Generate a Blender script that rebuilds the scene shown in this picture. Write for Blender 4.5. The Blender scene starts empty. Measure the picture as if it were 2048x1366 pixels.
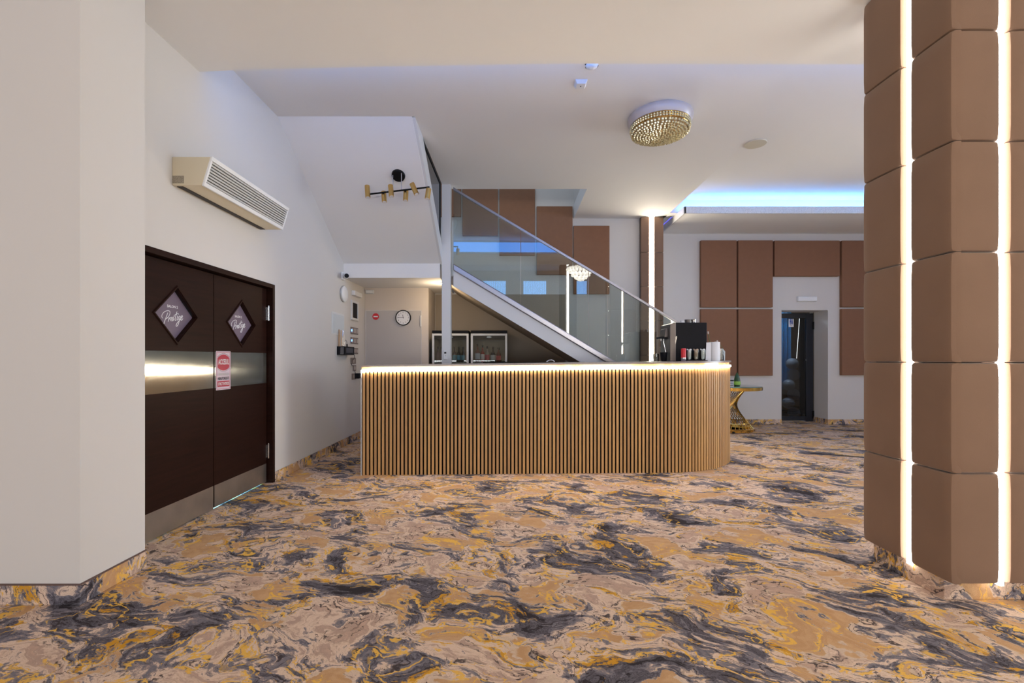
import bpy, bmesh, math, random
from mathutils import Vector, Matrix
random.seed(7)
PI = math.pi
SC = bpy.context.scene
COL = SC.collection

# ------------------------------------------------------------------ camera
F, VX, VY, H = 910.0, 1024.0, 717.0, 1.25      # focal length in px, vanishing point, eye height
cam_d = bpy.data.cameras.new('camera')
cam = bpy.data.objects.new('camera', cam_d); COL.objects.link(cam)
cam.location = (0, 0, H); cam.rotation_euler = (PI / 2, 0, 0)
cam_d.sensor_fit = 'HORIZONTAL'; cam_d.sensor_width = 36.0
cam_d.lens = 36.0 * F / 2048.0
cam_d.shift_x = (1024 - VX) / 2048.0
cam_d.shift_y = (VY - 683) / 2048.0
cam_d.clip_start = 0.05; cam_d.clip_end = 100
SC.camera = cam

# ------------------------------------------------------------------ view, world
SC.view_settings.view_transform = 'Standard'
SC.view_settings.look = 'None'
SC.view_settings.gamma = 1
SC.view_settings.exposure = 0.1
SC.view_settings.use_curve_mapping = False
w = bpy.data.worlds.new('world'); SC.world = w; w.use_nodes = True
w.node_tree.nodes['Background'].inputs[0].default_value = (0.5, 0.6, 0.8, 1)
w.node_tree.nodes['Background'].inputs[1].default_value = 0.3

# ------------------------------------------------------------------ daylight, hall lights and added fill lights
def area(name, loc, rot, sx, sy, power, col, spread=PI):
    d = bpy.data.lights.new(name, 'AREA'); d.shape = 'RECTANGLE'; d.size = sx; d.size_y = sy
    d.energy = power; d.color = col; d.spread = spread
    o = bpy.data.objects.new(name, d); COL.objects.link(o); o.location = loc; o.rotation_euler = rot
    return o
COOL = (0.80, 0.90, 1.0); WARM = (1.0, 0.84, 0.72); NEUT = (1.0, 0.94, 0.88)
area('window_daylight_right', (9.3, 4.6, 1.9), (0, PI / 2, 0.12), 2.8, 3.6, 92, COOL, 1.7)
area('window_daylight_hall_right', (9.3, -2.5, 2.4), (0, PI / 2, 0), 3.2, 6.0, 115, COOL)  # added fill with no window behind it, kept out of the glass reflections
area('window_daylight_hall_left', (-6.8, -2.8, 2.2), (0, -PI / 2, 0), 2.8, 6.0, 50, (1.0, 0.84, 0.74))  # added warm fill from the left, no window modelled here
area('window_daylight_hall_back', (0.5, -7.3, 0.68), (PI / 2, 0, 0), 10.0, 0.95, 300, (0.93, 0.96, 1.0))  # added low fill aimed up at the ceilings, its reflection hidden by the bar
area('hall_ceiling_light', (0.0, -0.9, 5.05), (0, 0, 0), 8.0, 4.2, 38, WARM)
area('upstairs_light', (-0.6, 6.6, 6.1), (0, 0, 0), 2.2, 2.0, 34, (0.66, 0.82, 1.0))
area('room_behind_door_light', (-3.3, 3.9, 1.0), (0, -PI * 0.30, 0), 0.8, 1.4, 420, (0.25, 0.75, 1.0))
area('washroom_light', (5.45, 9.3, 2.3), (0.15, 0.35, 0), 0.15, 0.15, 45, (0.7, 0.85, 1.0))  # added fill to brighten what stands behind the washroom glass

# ------------------------------------------------------------------ materials
def mk(name):
    m = bpy.data.materials.new(name); m.use_nodes = True
    nt = m.node_tree
    return m, nt, nt.nodes['Principled BSDF']
def N(nt, t, **k):
    n = nt.nodes.new(t)
    for a, b in k.items(): setattr(n, a, b)
    return n
def mat(name, col, rough=0.6, metal=0.0, var=0.03, scale=6.0, bump=0.0, bscale=200.0, stretch=(1, 1, 1), spec=None, sheen=0.0, coat=0.0):
    m, nt, b = mk(name)
    tc = N(nt, 'ShaderNodeNewGeometry')
    mp = N(nt, 'ShaderNodeVectorMath', operation='MULTIPLY'); mp.inputs[1].default_value = stretch
    nt.links.new(tc.outputs['Position'], mp.inputs[0])
    nz = N(nt, 'ShaderNodeTexNoise'); nz.inputs['Scale'].default_value = scale; nz.inputs['Detail'].default_value = 4
    nt.links.new(mp.outputs[0], nz.inputs['Vector'])
    mx = N(nt, 'ShaderNodeMix', data_type='RGBA')
    mx.inputs[6].default_value = tuple(max(0, c * (1 - var)) for c in col) + (1,)
    mx.inputs[7].default_value = tuple(min(1, c * (1 + var)) for c in col) + (1,)
    nt.links.new(nz.outputs['Fac'], mx.inputs[0])
    nt.links.new(mx.outputs[2], b.inputs['Base Color'])
    b.inputs['Roughness'].default_value = rough; b.inputs['Metallic'].default_value = metal
    if spec is not None: b.inputs['Specular IOR Level'].default_value = spec
    if sheen: b.inputs['Sheen Weight'].default_value = sheen; b.inputs['Sheen Roughness'].default_value = 0.4
    if coat: b.inputs['Coat Weight'].default_value = coat; b.inputs['Coat Roughness'].default_value = 0.08
    if bump:
        n2 = N(nt, 'ShaderNodeTexNoise'); n2.inputs['Scale'].default_value = bscale; n2.inputs['Detail'].default_value = 3
        nt.links.new(mp.outputs[0], n2.inputs['Vector'])
        bp = N(nt, 'ShaderNodeBump'); bp.inputs['Strength'].default_value = bump; bp.inputs['Distance'].default_value = 0.002
        nt.links.new(n2.outputs['Fac'], bp.inputs['Height']); nt.links.new(bp.outputs[0], b.inputs['Normal'])
    return m
def emis(name, col, s):
    m, nt, b = mk(name)
    b.inputs['Base Color'].default_value = (0.8, 0.8, 0.8, 1)
    b.inputs['Emission Color'].default_value = col + (1,)
    b.inputs['Emission Strength'].default_value = s
    return m
def glassmat(name, tint, refl=1.0, rough=0.0):
    m, nt, b = mk(name); nt.nodes.remove(b)
    out = nt.nodes['Material Output']
    tr = N(nt, 'ShaderNodeBsdfTransparent'); tr.inputs[0].default_value = tint + (1,)
    gl = N(nt, 'ShaderNodeBsdfGlossy'); gl.inputs['Roughness'].default_value = rough
    fr = N(nt, 'ShaderNodeFresnel'); fr.inputs[0].default_value = 1.52
    ml = N(nt, 'ShaderNodeMath', operation='MULTIPLY', use_clamp=True); ml.inputs[1].default_value = refl
    mx = N(nt, 'ShaderNodeMixShader')
    nt.links.new(fr.outputs[0], ml.inputs[0]); nt.links.new(ml.outputs[0], mx.inputs[0])
    nt.links.new(tr.outputs[0], mx.inputs[1]); nt.links.new(gl.outputs[0], mx.inputs[2])
    nt.links.new(mx.outputs[0], out.inputs[0])
    return m
M = {}
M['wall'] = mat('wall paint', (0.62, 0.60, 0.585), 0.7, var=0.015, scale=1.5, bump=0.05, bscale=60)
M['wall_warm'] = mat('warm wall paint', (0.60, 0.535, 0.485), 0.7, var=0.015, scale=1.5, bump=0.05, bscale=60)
M['wall_taupe'] = mat('taupe wall paint', (0.30, 0.25, 0.20), 0.7, var=0.02, scale=1.5)  # under-stair shade put into the paint colour
M['ceil'] = mat('ceiling paint', (0.79, 0.79, 0.80), 0.8, var=0.01, scale=1.2)
M['hall'] = mat('hall paint', (0.62, 0.58, 0.54), 0.8)
M['white'] = mat('white plastic', (0.75, 0.76, 0.78), 0.35, var=0.01)
M['whitepaint'] = mat('white lacquer', (0.66, 0.67, 0.69), 0.4, var=0.01)
M['cream'] = mat('yellowed cream steel', (0.62, 0.55, 0.41), 0.45, var=0.02)
M['louvre'] = mat('grey louvre metal', (0.50, 0.51, 0.50), 0.4, var=0.03)
M['black'] = mat('black plastic', (0.007, 0.007, 0.010), 0.5, var=0.1, spec=0.15)
M['blackmat'] = mat('matt black metal', (0.006, 0.006, 0.007), 0.5, var=0.1, spec=0.15)
M['felt'] = mat('black felt backing', (0.004, 0.0028, 0.002), 0.95, var=0.1, spec=0.05)
M['wenge'] = mat('dark wenge veneer', (0.017, 0.0055, 0.0035), 0.48, var=0.55, scale=3, stretch=(2, 1, 14), spec=0.12)
M['steel'] = mat('brushed steel', (0.48, 0.50, 0.47), 0.26, 1.0, var=0.14, scale=9, bump=0.05, bscale=90, stretch=(1, 1, 1))
_b = M['steel'].node_tree.nodes['Principled BSDF']; _b.inputs['Anisotropic'].default_value = 0.9; _b.inputs['Roughness'].default_value = 0.16
_t = M['steel'].node_tree.nodes.new('ShaderNodeTangent'); _t.direction_type = 'RADIAL'; _t.axis = 'Z'
M['steel'].node_tree.links.new(_t.outputs[0], _b.inputs['Tangent'])
M['kick'] = mat('scuffed steel kick plate', (0.42, 0.40, 0.38), 0.4, 1.0, var=0.2, scale=7)
M['chrome'] = mat('chrome', (0.62, 0.62, 0.64), 0.2, 1.0, var=0.02)
M['satin'] = mat('satin aluminium', (0.40, 0.40, 0.45), 0.32, 1.0, var=0.03)
M['railm'] = mat('dull steel rail', (0.36, 0.35, 0.38), 0.38, 1.0, var=0.03)
M['brass'] = mat('brushed brass', (0.68, 0.43, 0.14), 0.3, 1.0, var=0.06)
M['gold'] = mat('polished gold metal', (0.85, 0.55, 0.14), 0.12, 1.0, var=0.03)
M['panel'] = mat('brown woven acoustic fabric', (0.235, 0.115, 0.066), 0.9, var=0.07, scale=14, bump=0.25, bscale=350)
M['velvet'] = mat('brown velvet upholstery', (0.195, 0.116, 0.076), 0.85, var=0.10, scale=4, bump=0.2, bscale=260, sheen=0.25)
M['crev'] = mat('dark seam fabric', (0.05, 0.025, 0.015), 0.9)
M['granite'] = mat('speckled stone', (0.27, 0.22, 0.19), 0.25, var=0.5, scale=160)
M['fascia'] = mat('polished beige stone', (0.34, 0.23, 0.12), 0.10, 0.4, var=0.08, scale=8)
M['led'] = emis('warm white LED', (1.0, 0.88, 0.70), 78.0)
M['ledp'] = emis('white pillar LED', (1.0, 0.93, 0.82), 18.0)
M['ledpb'] = emis('white distant pillar LED', (1.0, 0.88, 0.68), 40.0)
M['ledblue'] = emis('blue cove LED', (0.01, 0.28, 1.0), 4.6)
M['ledviolet'] = emis('violet cove LED', (0.12, 0.10, 1.0), 30.0)
M['ledcove'] = emis('bright blue cove LED', (0.12, 0.42, 1.0), 48.0)
M['curtain_lit'] = emis('daylit window curtain', (0.14, 0.46, 1.0), 5.0)
M['glass'] = glassmat('stair glass', (0.78, 0.83, 0.82), 2.4)
M['clear'] = glassmat('clear glass', (0.90, 0.93, 0.92), 1.2)
M['darkglass'] = glassmat('tinted door glass', (0.28, 0.30, 0.32), 1.3)
M['fridge_in'] = mat('fridge liner', (0.10, 0.085, 0.065), 0.5)
M['navy'] = mat('dark navy aluminium', (0.012, 0.014, 0.022), 0.4)
M['purple'] = mat('mauve printed sign', (0.150, 0.115, 0.165), 0.4, var=0.06, scale=3)
M['inkwhite'] = mat('white ink', (0.80, 0.80, 0.84), 0.5)
M['paper'] = mat('white paper', (0.78, 0.78, 0.80), 0.8)
M['red'] = mat('red', (0.62, 0.02, 0.03), 0.35)
M['signred'] = mat('sign red', (0.42, 0.03, 0.06), 0.35)
M['pinkwhite'] = mat('pale pink board', (0.62, 0.52, 0.60), 0.35)
M['ink'] = mat('black ink', (0.02, 0.02, 0.025), 0.6)
M['inkblue'] = mat('blue ink', (0.01, 0.06, 0.35), 0.5)
M['greyplate'] = mat('grey switch plate', (0.20, 0.16, 0.15), 0.4, var=0.1, scale=20)
M['switchbtn'] = mat('pale switch rocker', (0.46, 0.40, 0.38), 0.3)
M['blueled'] = emis('small blue indicator', (0.05, 0.25, 1.0), 4.0)
M['wood'] = mat('light wood', (0.48, 0.25, 0.10), 0.6, var=0.2, scale=30)
M['greybox'] = mat('pale blue grey cover', (0.56, 0.61, 0.66), 0.4)
M['greendark'] = mat('dark green glass bottle', (0.012, 0.055, 0.018), 0.12)
M['greenlabel'] = mat('green label', (0.22, 0.42, 0.05), 0.5)
M['tabletop'] = mat('smoked glass table top', (0.14, 0.24, 0.24), 0.06, spec=0.8)
M['leafg'] = mat('green leaf', (0.08, 0.15, 0.04), 0.5)
M['petal'] = mat('pale petal', (0.70, 0.62, 0.58), 0.5)
M['greysteel'] = mat('grey brown machine front', (0.16, 0.14, 0.13), 0.35, 0.6)
M['tan'] = mat('tan sugar sticks', (0.55, 0.38, 0.26), 0.7, var=0.2, scale=90)
M['amber'] = mat('amber spirit', (0.14, 0.03, 0.015), 0.12)
M['redspirit'] = mat('red spirit', (0.28, 0.015, 0.015), 0.12)
M['blacksp'] = mat('dark glass', (0.012, 0.010, 0.012), 0.12)
M['palespirit'] = mat('pale clear spirit', (0.30, 0.24, 0.20), 0.12)
M['rosesp'] = mat('rose clear glass', (0.22, 0.13, 0.12), 0.12)
M['cyanlabel'] = mat('light blue label', (0.10, 0.33, 0.42), 0.5)
M['balloon'] = mat('pale balloon', (0.50, 0.52, 0.58), 0.3)
M['bluecurtain'] = mat('blue curtain cloth', (0.03, 0.28, 0.60), 0.8, var=.3, scale=5)
M['crystal'] = mat('crystal beads', (0.78, 0.62, 0.38), 0.08, 0.25, var=0.5, scale=45)
M['dishw'] = mat('grey white dish', (0.50, 0.44, 0.42), 0.3)
M['mould'] = mat('white patterned moulding', (0.62, 0.62, 0.64), 0.6, var=0.35, scale=60, bump=1.0, bscale=50)
M['beigedisc'] = mat('cream speaker grille', (0.60, 0.56, 0.46), 0.7)
M['dirtgrey'] = mat('sticker print', (0.30, 0.26, 0.20), 0.6, var=0.9, scale=160)
M['door_in'] = mat('flush door paint', (0.47, 0.44, 0.42), 0.55, var=0.02, scale=1)

# slats: each slat its own tone of oak, stored in a colour attribute
def slat_mat():
    m, nt, b = mk('oak slat veneer')
    at = N(nt, 'ShaderNodeAttribute', attribute_name='tone')
    geo = N(nt, 'ShaderNodeNewGeometry')
    mp = N(nt, 'ShaderNodeVectorMath', operation='MULTIPLY'); mp.inputs[1].default_value = (60, 60, 3)
    nt.links.new(geo.outputs['Position'], mp.inputs[0])
    nz = N(nt, 'ShaderNodeTexNoise'); nz.inputs['Scale'].default_value = 1.0; nz.inputs['Detail'].default_value = 3
    nt.links.new(mp.outputs[0], nz.inputs['Vector'])
    a = N(nt, 'ShaderNodeMix', data_type='RGBA'); a.inputs[6].default_value = (0.50, 0.265, 0.10, 1); a.inputs[7].default_value = (0.68, 0.375, 0.13, 1)
    nt.links.new(at.outputs['Fac'], a.inputs[0])
    c = N(nt, 'ShaderNodeMix', data_type='RGBA', blend_type='MULTIPLY'); c.inputs[0].default_value = 0.35
    nt.links.new(a.outputs[2], c.inputs[6]); nt.links.new(nz.outputs['Fac'], c.inputs[7])
    nt.links.new(c.outputs[2], b.inputs['Base Color']); b.inputs['Roughness'].default_value = 0.5
    return m
M['slat'] = slat_mat()

# marbled carpet
def carpet():
    m, nt, b = mk('marbled carpet')
    L = nt.links.new
    def vm(op, a, bb):
        n = N(nt, 'ShaderNodeVectorMath', operation=op)
        for i, x in enumerate((a, bb)):
            if isinstance(x, (tuple, list)): n.inputs[i].default_value = x
            else: L(x, n.inputs[i])
        return n.outputs[0]
    def noise(vec, scale, detail=4, rough=0.5, dist=0.0, out='Fac', lac=2.0):
        n = N(nt, 'ShaderNodeTexNoise'); n.inputs['Scale'].default_value = scale
        n.inputs['Detail'].default_value = detail; n.inputs['Roughness'].default_value = rough
        n.inputs['Distortion'].default_value = dist; n.inputs['Lacunarity'].default_value = lac
        L(vec, n.inputs['Vector']); return n.outputs[out]
    def ma(op, a, bb=0.0, cc=0.0, clamp=False):
        n = N(nt, 'ShaderNodeMath', operation=op, use_clamp=clamp)
        for i, x in enumerate((a, bb, cc)):
            if isinstance(x, (int, float)): n.inputs[i].default_value = x
            else: L(x, n.inputs[i])
        return n.outputs[0]
    def ramp(v, lo, hi, a=0.0, c=1.0):
        n = N(nt, 'ShaderNodeMapRange', interpolation_type='SMOOTHSTEP')
        L(v, n.inputs[0]); n.inputs[1].default_value = lo; n.inputs[2].default_value = hi
        n.inputs[3].default_value = a; n.inputs[4].default_value = c; return n.outputs[0]
    def mixc(f, a, bb):
        n = N(nt, 'ShaderNodeMix', data_type='RGBA')
        if isinstance(f, float): n.inputs[0].default_value = f
        else: L(f, n.inputs[0])
        for i, x in ((6, a), (7, bb)):
            if isinstance(x, tuple): n.inputs[i].default_value = x + (1,)
            else: L(x, n.inputs[i])
        return n.outputs[2]
    geo = N(nt, 'ShaderNodeNewGeometry')
    rot = N(nt, 'ShaderNodeVectorRotate', rotation_type='Z_AXIS'); rot.inputs['Angle'].default_value = 0.35
    L(geo.outputs['Position'], rot.inputs['Vector'])
    P = vm('MULTIPLY', rot.outputs[0], (1.02, 1.36, 1.0))
    w1 = vm('SUBTRACT', noise(P, 1.5, 3, 0.5, out='Color'), (0.5, 0.5, 0.5))
    P1 = vm('ADD', P, vm('MULTIPLY', w1, (1.1, 1.1, 1.1)))
    w2 = vm('SUBTRACT', noise(P1, 5.0, 4, 0.55, out='Color'), (0.5, 0.5, 0.5))
    P2 = vm('ADD', P1, vm('MULTIPLY', w2, (0.22, 0.22, 0.22)))
    w3 = vm('SUBTRACT', noise(P, 26.0, 3, 0.6, out='Color'), (0.5, 0.5, 0.5))
    P3 = vm('ADD', P2, vm('MULTIPLY', w3, (0.055, 0.055, 0.055)))
    A = noise(P3, 2.6, 3, 0.5)
    Bf = noise(vm('ADD', P3, (7.3, 2.1, 0)), 2.1, 3, 0.5)
    Cf = noise(vm('ADD', P3, (-4.2, 9.0, 0)), 2.8, 1.5, 0.4)
    Df = noise(vm('ADD', P3, (3.9, -6.6, 0)), 3.4, 3, 0.6)
    S1 = noise(vm('MULTIPLY', P3, (0.55, 2.3, 1.0)), 7.0, 6, 0.66)
    fine = noise(P3, 34.0, 4, 0.6)
    t = ma('ADD', Bf, ma('MULTIPLY', ma('SUBTRACT', S1, 0.5), 0.86))
    t = ma('ADD', t, ma('MULTIPLY', ma('SUBTRACT', fine, 0.5), 0.07))
    cr = N(nt, 'ShaderNodeValToRGB'); L(t, cr.inputs[0]); e = cr.color_ramp.elements
    stops = [(p_ - .010, c_) for p_, c_ in [(.30, (.52, .36, .28)), (.38, (.42, .30, .245)), (.42, (.58, .425, .335)), (.47, (.70, .54, .43)), (.505, (.63, .48, .39)), (.53, (.30, .24, .225)),
             (.56, (.205, .185, .21)), (.60, (.165, .155, .185)), (.645, (.06, .053, .066)), (.67, (.15, .14, .165)), (.72, (.035, .030, .036))]]
    e[0].position = stops[0][0]; e[0].color = stops[0][1] + (1,); e[1].position = stops[-1][0]; e[1].color = stops[-1][1] + (1,)
    for p_, c_ in stops[1:-1]:
        q_ = e.new(p_); q_.color = c_ + (1,)
    col = cr.outputs[0]
    # tan islands with a pale outline, only where the grey is absent
    tn = ma('MULTIPLY', ramp(Cf, 0.575, 0.583), ramp(t, 0.535, 0.525))
    edge = ma('MULTIPLY', ramp(Cf, 0.545, 0.567), ramp(t, 0.56, 0.54))
    col = mixc(ma('MULTIPLY', edge, 0.85), col, (0.60, 0.465, 0.36))
    tanc = mixc(ramp(noise(P3, 14.0, 3, 0.6), 0.35, 0.7), (0.49, 0.29, 0.15), (0.57, 0.36, 0.20))
    col = mixc(tn, col, tanc)
    # thin dark contour lines
    line = ramp(ma('ABSOLUTE', ma('SUBTRACT', ma('FRACT', ma('MULTIPLY', A, 15.0)), 0.5)), 0.13, 0.04)
    line = ma('MULTIPLY', line, ramp(noise(P2, 6.0, 3, 0.6), 0.45, 0.54))
    line = ma('MULTIPLY', line, ma('SUBTRACT', 1.0, tn))
    col = mixc(ma('MULTIPLY', line, 0.92), col, (0.05, 0.04, 0.045))
    # gold veins along the edges of the grey, and orange blobs inside it
    v1 = ma('MULTIPLY', ramp(t, 0.485, 0.505), ramp(t, 0.60, 0.57))
    v1 = ma('MULTIPLY', v1, ramp(Df, 0.555, 0.58))
    v1 = ma('MULTIPLY', v1, ramp(fine, 0.43, 0.52))
    v2 = ramp(ma('ABSOLUTE', ma('SUBTRACT', Df, 0.47)), 0.024, 0.010)
    v2 = ma('MULTIPLY', v2, ramp(noise(vm('ADD', P2, (1.5, 1.5, 0)), 3.0, 3, 0.55), 0.49, 0.55))
    v1 = ma('MAXIMUM', v1, v2)
    col = mixc(ma('MULTIPLY', v1, 0.92), col, (0.78, 0.46, 0.085))
    bl = ma('MULTIPLY', ramp(Df, 0.605, 0.635), ma('MULTIPLY', ramp(fine, 0.40, 0.52), ramp(t, 0.50, 0.54)))
    col = mixc(bl, col, (0.58, 0.29, 0.03))
    # pile
    pile = noise(geo.outputs['Position'], 420.0, 2, 0.6)
    col2 = N(nt, 'ShaderNodeMix', data_type='RGBA', blend_type='MULTIPLY'); col2.inputs[0].default_value = 1.0
    L(col, col2.inputs[6])
    pv = mixc(ramp(pile, 0.3, 0.7), (0.84, 0.84, 0.84), (1.12, 1.12, 1.12)); L(pv, col2.inputs[7])
    L(col2.outputs[2], b.inputs['Base Color'])
    b.inputs['Roughness'].default_value = 0.95; b.inputs['Specular IOR Level'].default_value = 0.1
    bp = N(nt, 'ShaderNodeBump'); bp.inputs['Strength'].default_value = 0.35; bp.inputs['Distance'].default_value = 0.004
    L(pile, bp.inputs['Height']); L(bp.outputs[0], b.inputs['Normal'])
    return m
M['carpet'] = carpet()

# ------------------------------------------------------------------ mesh building
ORG = {}
class MB:
    def __init__(s): s.v = []; s.f = []; s.tone = None
    def add(s, vs, fs):
        o = len(s.v); s.v += [tuple(p) for p in vs]; s.f += [tuple(i + o for i in f) for f in fs]; return s
    def box(s, x0, x1, y0, y1, z0, z1):
        return s.add([(x, y, z) for z in (z0, z1) for y in (y0, y1) for x in (x0, x1)],
                     [(0, 2, 3, 1), (4, 5, 7, 6), (0, 1, 5, 4), (2, 6, 7, 3), (0, 4, 6, 2), (1, 3, 7, 5)])
    def obox(s, c, ax, ay, az, dx, dy, dz):
        c, ax, ay, az = Vector(c), Vector(ax), Vector(ay), Vector(az)
        return s.add([c + ax * dx * i + ay * dy * j + az * dz * k for k in (-.5, .5) for j in (-.5, .5) for i in (-.5, .5)],
                     [(0, 2, 3, 1), (4, 5, 7, 6), (0, 1, 5, 4), (2, 6, 7, 3), (0, 4, 6, 2), (1, 3, 7, 5)])
    def prism(s, pts, axis, a, b):
        def P(p, t):
            return {'x': (t, p[0], p[1]), 'y': (p[0], t, p[1]), 'z': (p[0], p[1], t)}[axis]
        n = len(pts)
        return s.add([P(p, a) for p in pts] + [P(p, b) for p in pts],
                     [tuple(range(n - 1, -1, -1)), tuple(range(n, 2 * n))] + [(i, (i + 1) % n, n + (i + 1) % n, n + i) for i in range(n)])
    def cyl(s, p0, p1, r0, r1=None, n=20):
        p0, p1 = Vector(p0), Vector(p1); r1 = r0 if r1 is None else r1
        d = (p1 - p0).normalized(); u = d.orthogonal().normalized(); w_ = d.cross(u)
        ring = lambda p, r: [p + (u * math.cos(2 * PI * i / n) + w_ * math.sin(2 * PI * i / n)) * r for i in range(n)]
        return s.add(ring(p0, r0) + ring(p1, r1), [tuple(range(n - 1, -1, -1)), tuple(range(n, 2 * n))] + [(i, (i + 1) % n, n + (i + 1) % n, n + i) for i in range(n)])
    def tube(s, pts, r, n=8, closed=False):
        pts = [Vector(p) for p in pts]; m = len(pts); rings = []; u = None
        for i, p in enumerate(pts):
            a = pts[(i - 1) % m] if (closed or i > 0) else p; b = pts[(i + 1) % m] if (closed or i < m - 1) else p
            d = (b - a).normalized()
            if u is None: u = d.orthogonal().normalized()
            u = (u - d * u.dot(d)).normalized(); w_ = d.cross(u)
            rr = r[i] if isinstance(r, (list, tuple)) else r
            rings.append([p + (u * math.cos(2 * PI * k / n) + w_ * math.sin(2 * PI * k / n)) * rr for k in range(n)])
        fs = []
        for i in range(m if closed else m - 1):
            j = (i + 1) % m
            for k in range(n): fs.append((i * n + k, i * n + (k + 1) % n, j * n + (k + 1) % n, j * n + k))
        if not closed: fs += [tuple(range(n - 1, -1, -1)), tuple(range((m - 1) * n, m * n))]
        return s.add([q for R_ in rings for q in R_], fs)
    def lathe(s, prof, cx, cy, n=28, axis='z'):
        vs, fs = [], []
        for r, z in prof:
            for k in range(n):
                a = 2 * PI * k / n
                if axis == 'z': vs.append((cx + r * math.cos(a), cy + r * math.sin(a), z))
                elif axis == 'y': vs.append((cx + r * math.cos(a), z, cy + r * math.sin(a)))
                else: vs.append((z, cx + r * math.cos(a), cy + r * math.sin(a)))
        for i in range(len(prof) - 1):
            for k in range(n): fs.append((i * n + k, i * n + (k + 1) % n, (i + 1) * n + (k + 1) % n, (i + 1) * n + k))
        fs += [tuple(range(n - 1, -1, -1)), tuple(range((len(prof) - 1) * n, len(prof) * n))]
        return s.add(vs, fs)
    def sph(s, c, r, n=10, m=6):
        vs = [(c[0], c[1], c[2] - r)]; fs = []
        for j in range(1, m):
            t = -PI / 2 + PI * j / m
            for k in range(n): vs.append((c[0] + r * math.cos(t) * math.cos(2 * PI * k / n), c[1] + r * math.cos(t) * math.sin(2 * PI * k / n), c[2] + r * math.sin(t)))
        vs.append((c[0], c[1], c[2] + r)); T = len(vs) - 1
        for k in range(n):
            fs.append((0, 1 + (k + 1) % n, 1 + k)); fs.append((T, T - n + k, T - n + (k + 1) % n))
            for j in range(m - 2): fs.append((1 + j * n + k, 1 + j * n + (k + 1) % n, 1 + (j + 1) * n + (k + 1) % n, 1 + (j + 1) * n + k))
        return s.add(vs, fs)
    def build(s, name, m, parent=None, smooth=True, bevel=0, bseg=3, org=None, solid=True):
        me = bpy.data.meshes.new(name)
        if parent is not None: o0 = ORG[parent.name]
        elif org is not None: o0 = Vector(org)
        else:
            xs = [p[0] for p in s.v]; ys = [p[1] for p in s.v]; zs = [p[2] for p in s.v]
            o0 = Vector(((min(xs) + max(xs)) / 2, (min(ys) + max(ys)) / 2, min(zs)))
        me.from_pydata([(p[0] - o0[0], p[1] - o0[1], p[2] - o0[2]) for p in s.v], [], s.f)
        bm = bmesh.new(); bm.from_mesh(me)
        bmesh.ops.recalc_face_normals(bm, faces=bm.faces[:]); bm.to_mesh(me); bm.free()
        me.materials.append(M[m] if isinstance(m, str) else m)
        if smooth:
            me.polygons.foreach_set('use_smooth', [True] * len(me.polygons)); me.set_sharp_from_angle(angle=math.radians(38))
        o = bpy.data.objects.new(name, me); COL.objects.link(o)
        ORG[o.name] = o0
        if parent is not None: o.parent = parent
        else: o.location = o0
        if bevel:
            md = o.modifiers.new('bevel', 'BEVEL'); md.width = bevel; md.segments = bseg; md.limit_method = 'ANGLE'; md.angle_limit = math.radians(40)
        return o
def tag(o, label, cat, group=None):
    o['label'] = label; o['category'] = cat
    if group: o['group'] = group
    return o
def thing(name, label, cat, loc, group=None):
    o = bpy.data.objects.new(name, None); COL.objects.link(o); o.location = loc; o.empty_display_size = 0.1
    ORG[o.name] = Vector(loc); tag(o, label, cat, group); return o
def struct(o):
    o['kind'] = 'structure'; return o
def sempty(name, loc):
    o = bpy.data.objects.new(name, None); COL.objects.link(o); o.location = loc; ORG[o.name] = Vector(loc); o['kind'] = 'structure'; return o
def dup(root, loc, label=None):
    r = root.copy(); COL.objects.link(r); r.location = loc; ORG[r.name] = Vector(loc)
    if label: r['label'] = label
    for ch in list(root.children):
        c = ch.copy(); COL.objects.link(c); c.parent = r
        for g in list(ch.children):
            d = g.copy(); COL.objects.link(d); d.parent = c
    return r
def text(name, s, size, org, xa, up, m, parent, width=None, depth=0.001, sx=1.0, bold=0.0):
    cu = bpy.data.curves.new(name, 'FONT'); cu.body = s; cu.size = size; cu.align_x = 'CENTER'; cu.align_y = 'CENTER'; cu.offset = bold; cu.resolution_u = 3
    cu.extrude = 0.0
    t = bpy.data.objects.new('tmp', cu); COL.objects.link(t)
    bpy.context.view_layer.update()
    me = bpy.data.meshes.new_from_object(t.evaluated_get(bpy.context.evaluated_depsgraph_get()))
    bpy.data.objects.remove(t); bpy.data.curves.remove(cu)
    xs = [v.co.x for v in me.vertices]
    if width: sx = width / (max(xs) - min(xs))
    xa, up = Vector(xa), Vector(up); nrm = xa.cross(up); org = Vector(org)
    mb = MB()
    mb.add([org + xa * v.co.x * sx + up * v.co.y + nrm * depth for v in me.vertices], [tuple(p.vertices) for p in me.polygons])
    bpy.data.meshes.remove(me)
    me2 = mb.build(name, m, parent, smooth=False)
    return me2
def uY(px, py, Y): return ((px - VX) * Y / F, Y, H - (py - VY) * Y / F)
def uX(px, py, X): Y = X * F / (px - VX); return (X, Y, H - (py - VY) * Y / F)

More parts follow.
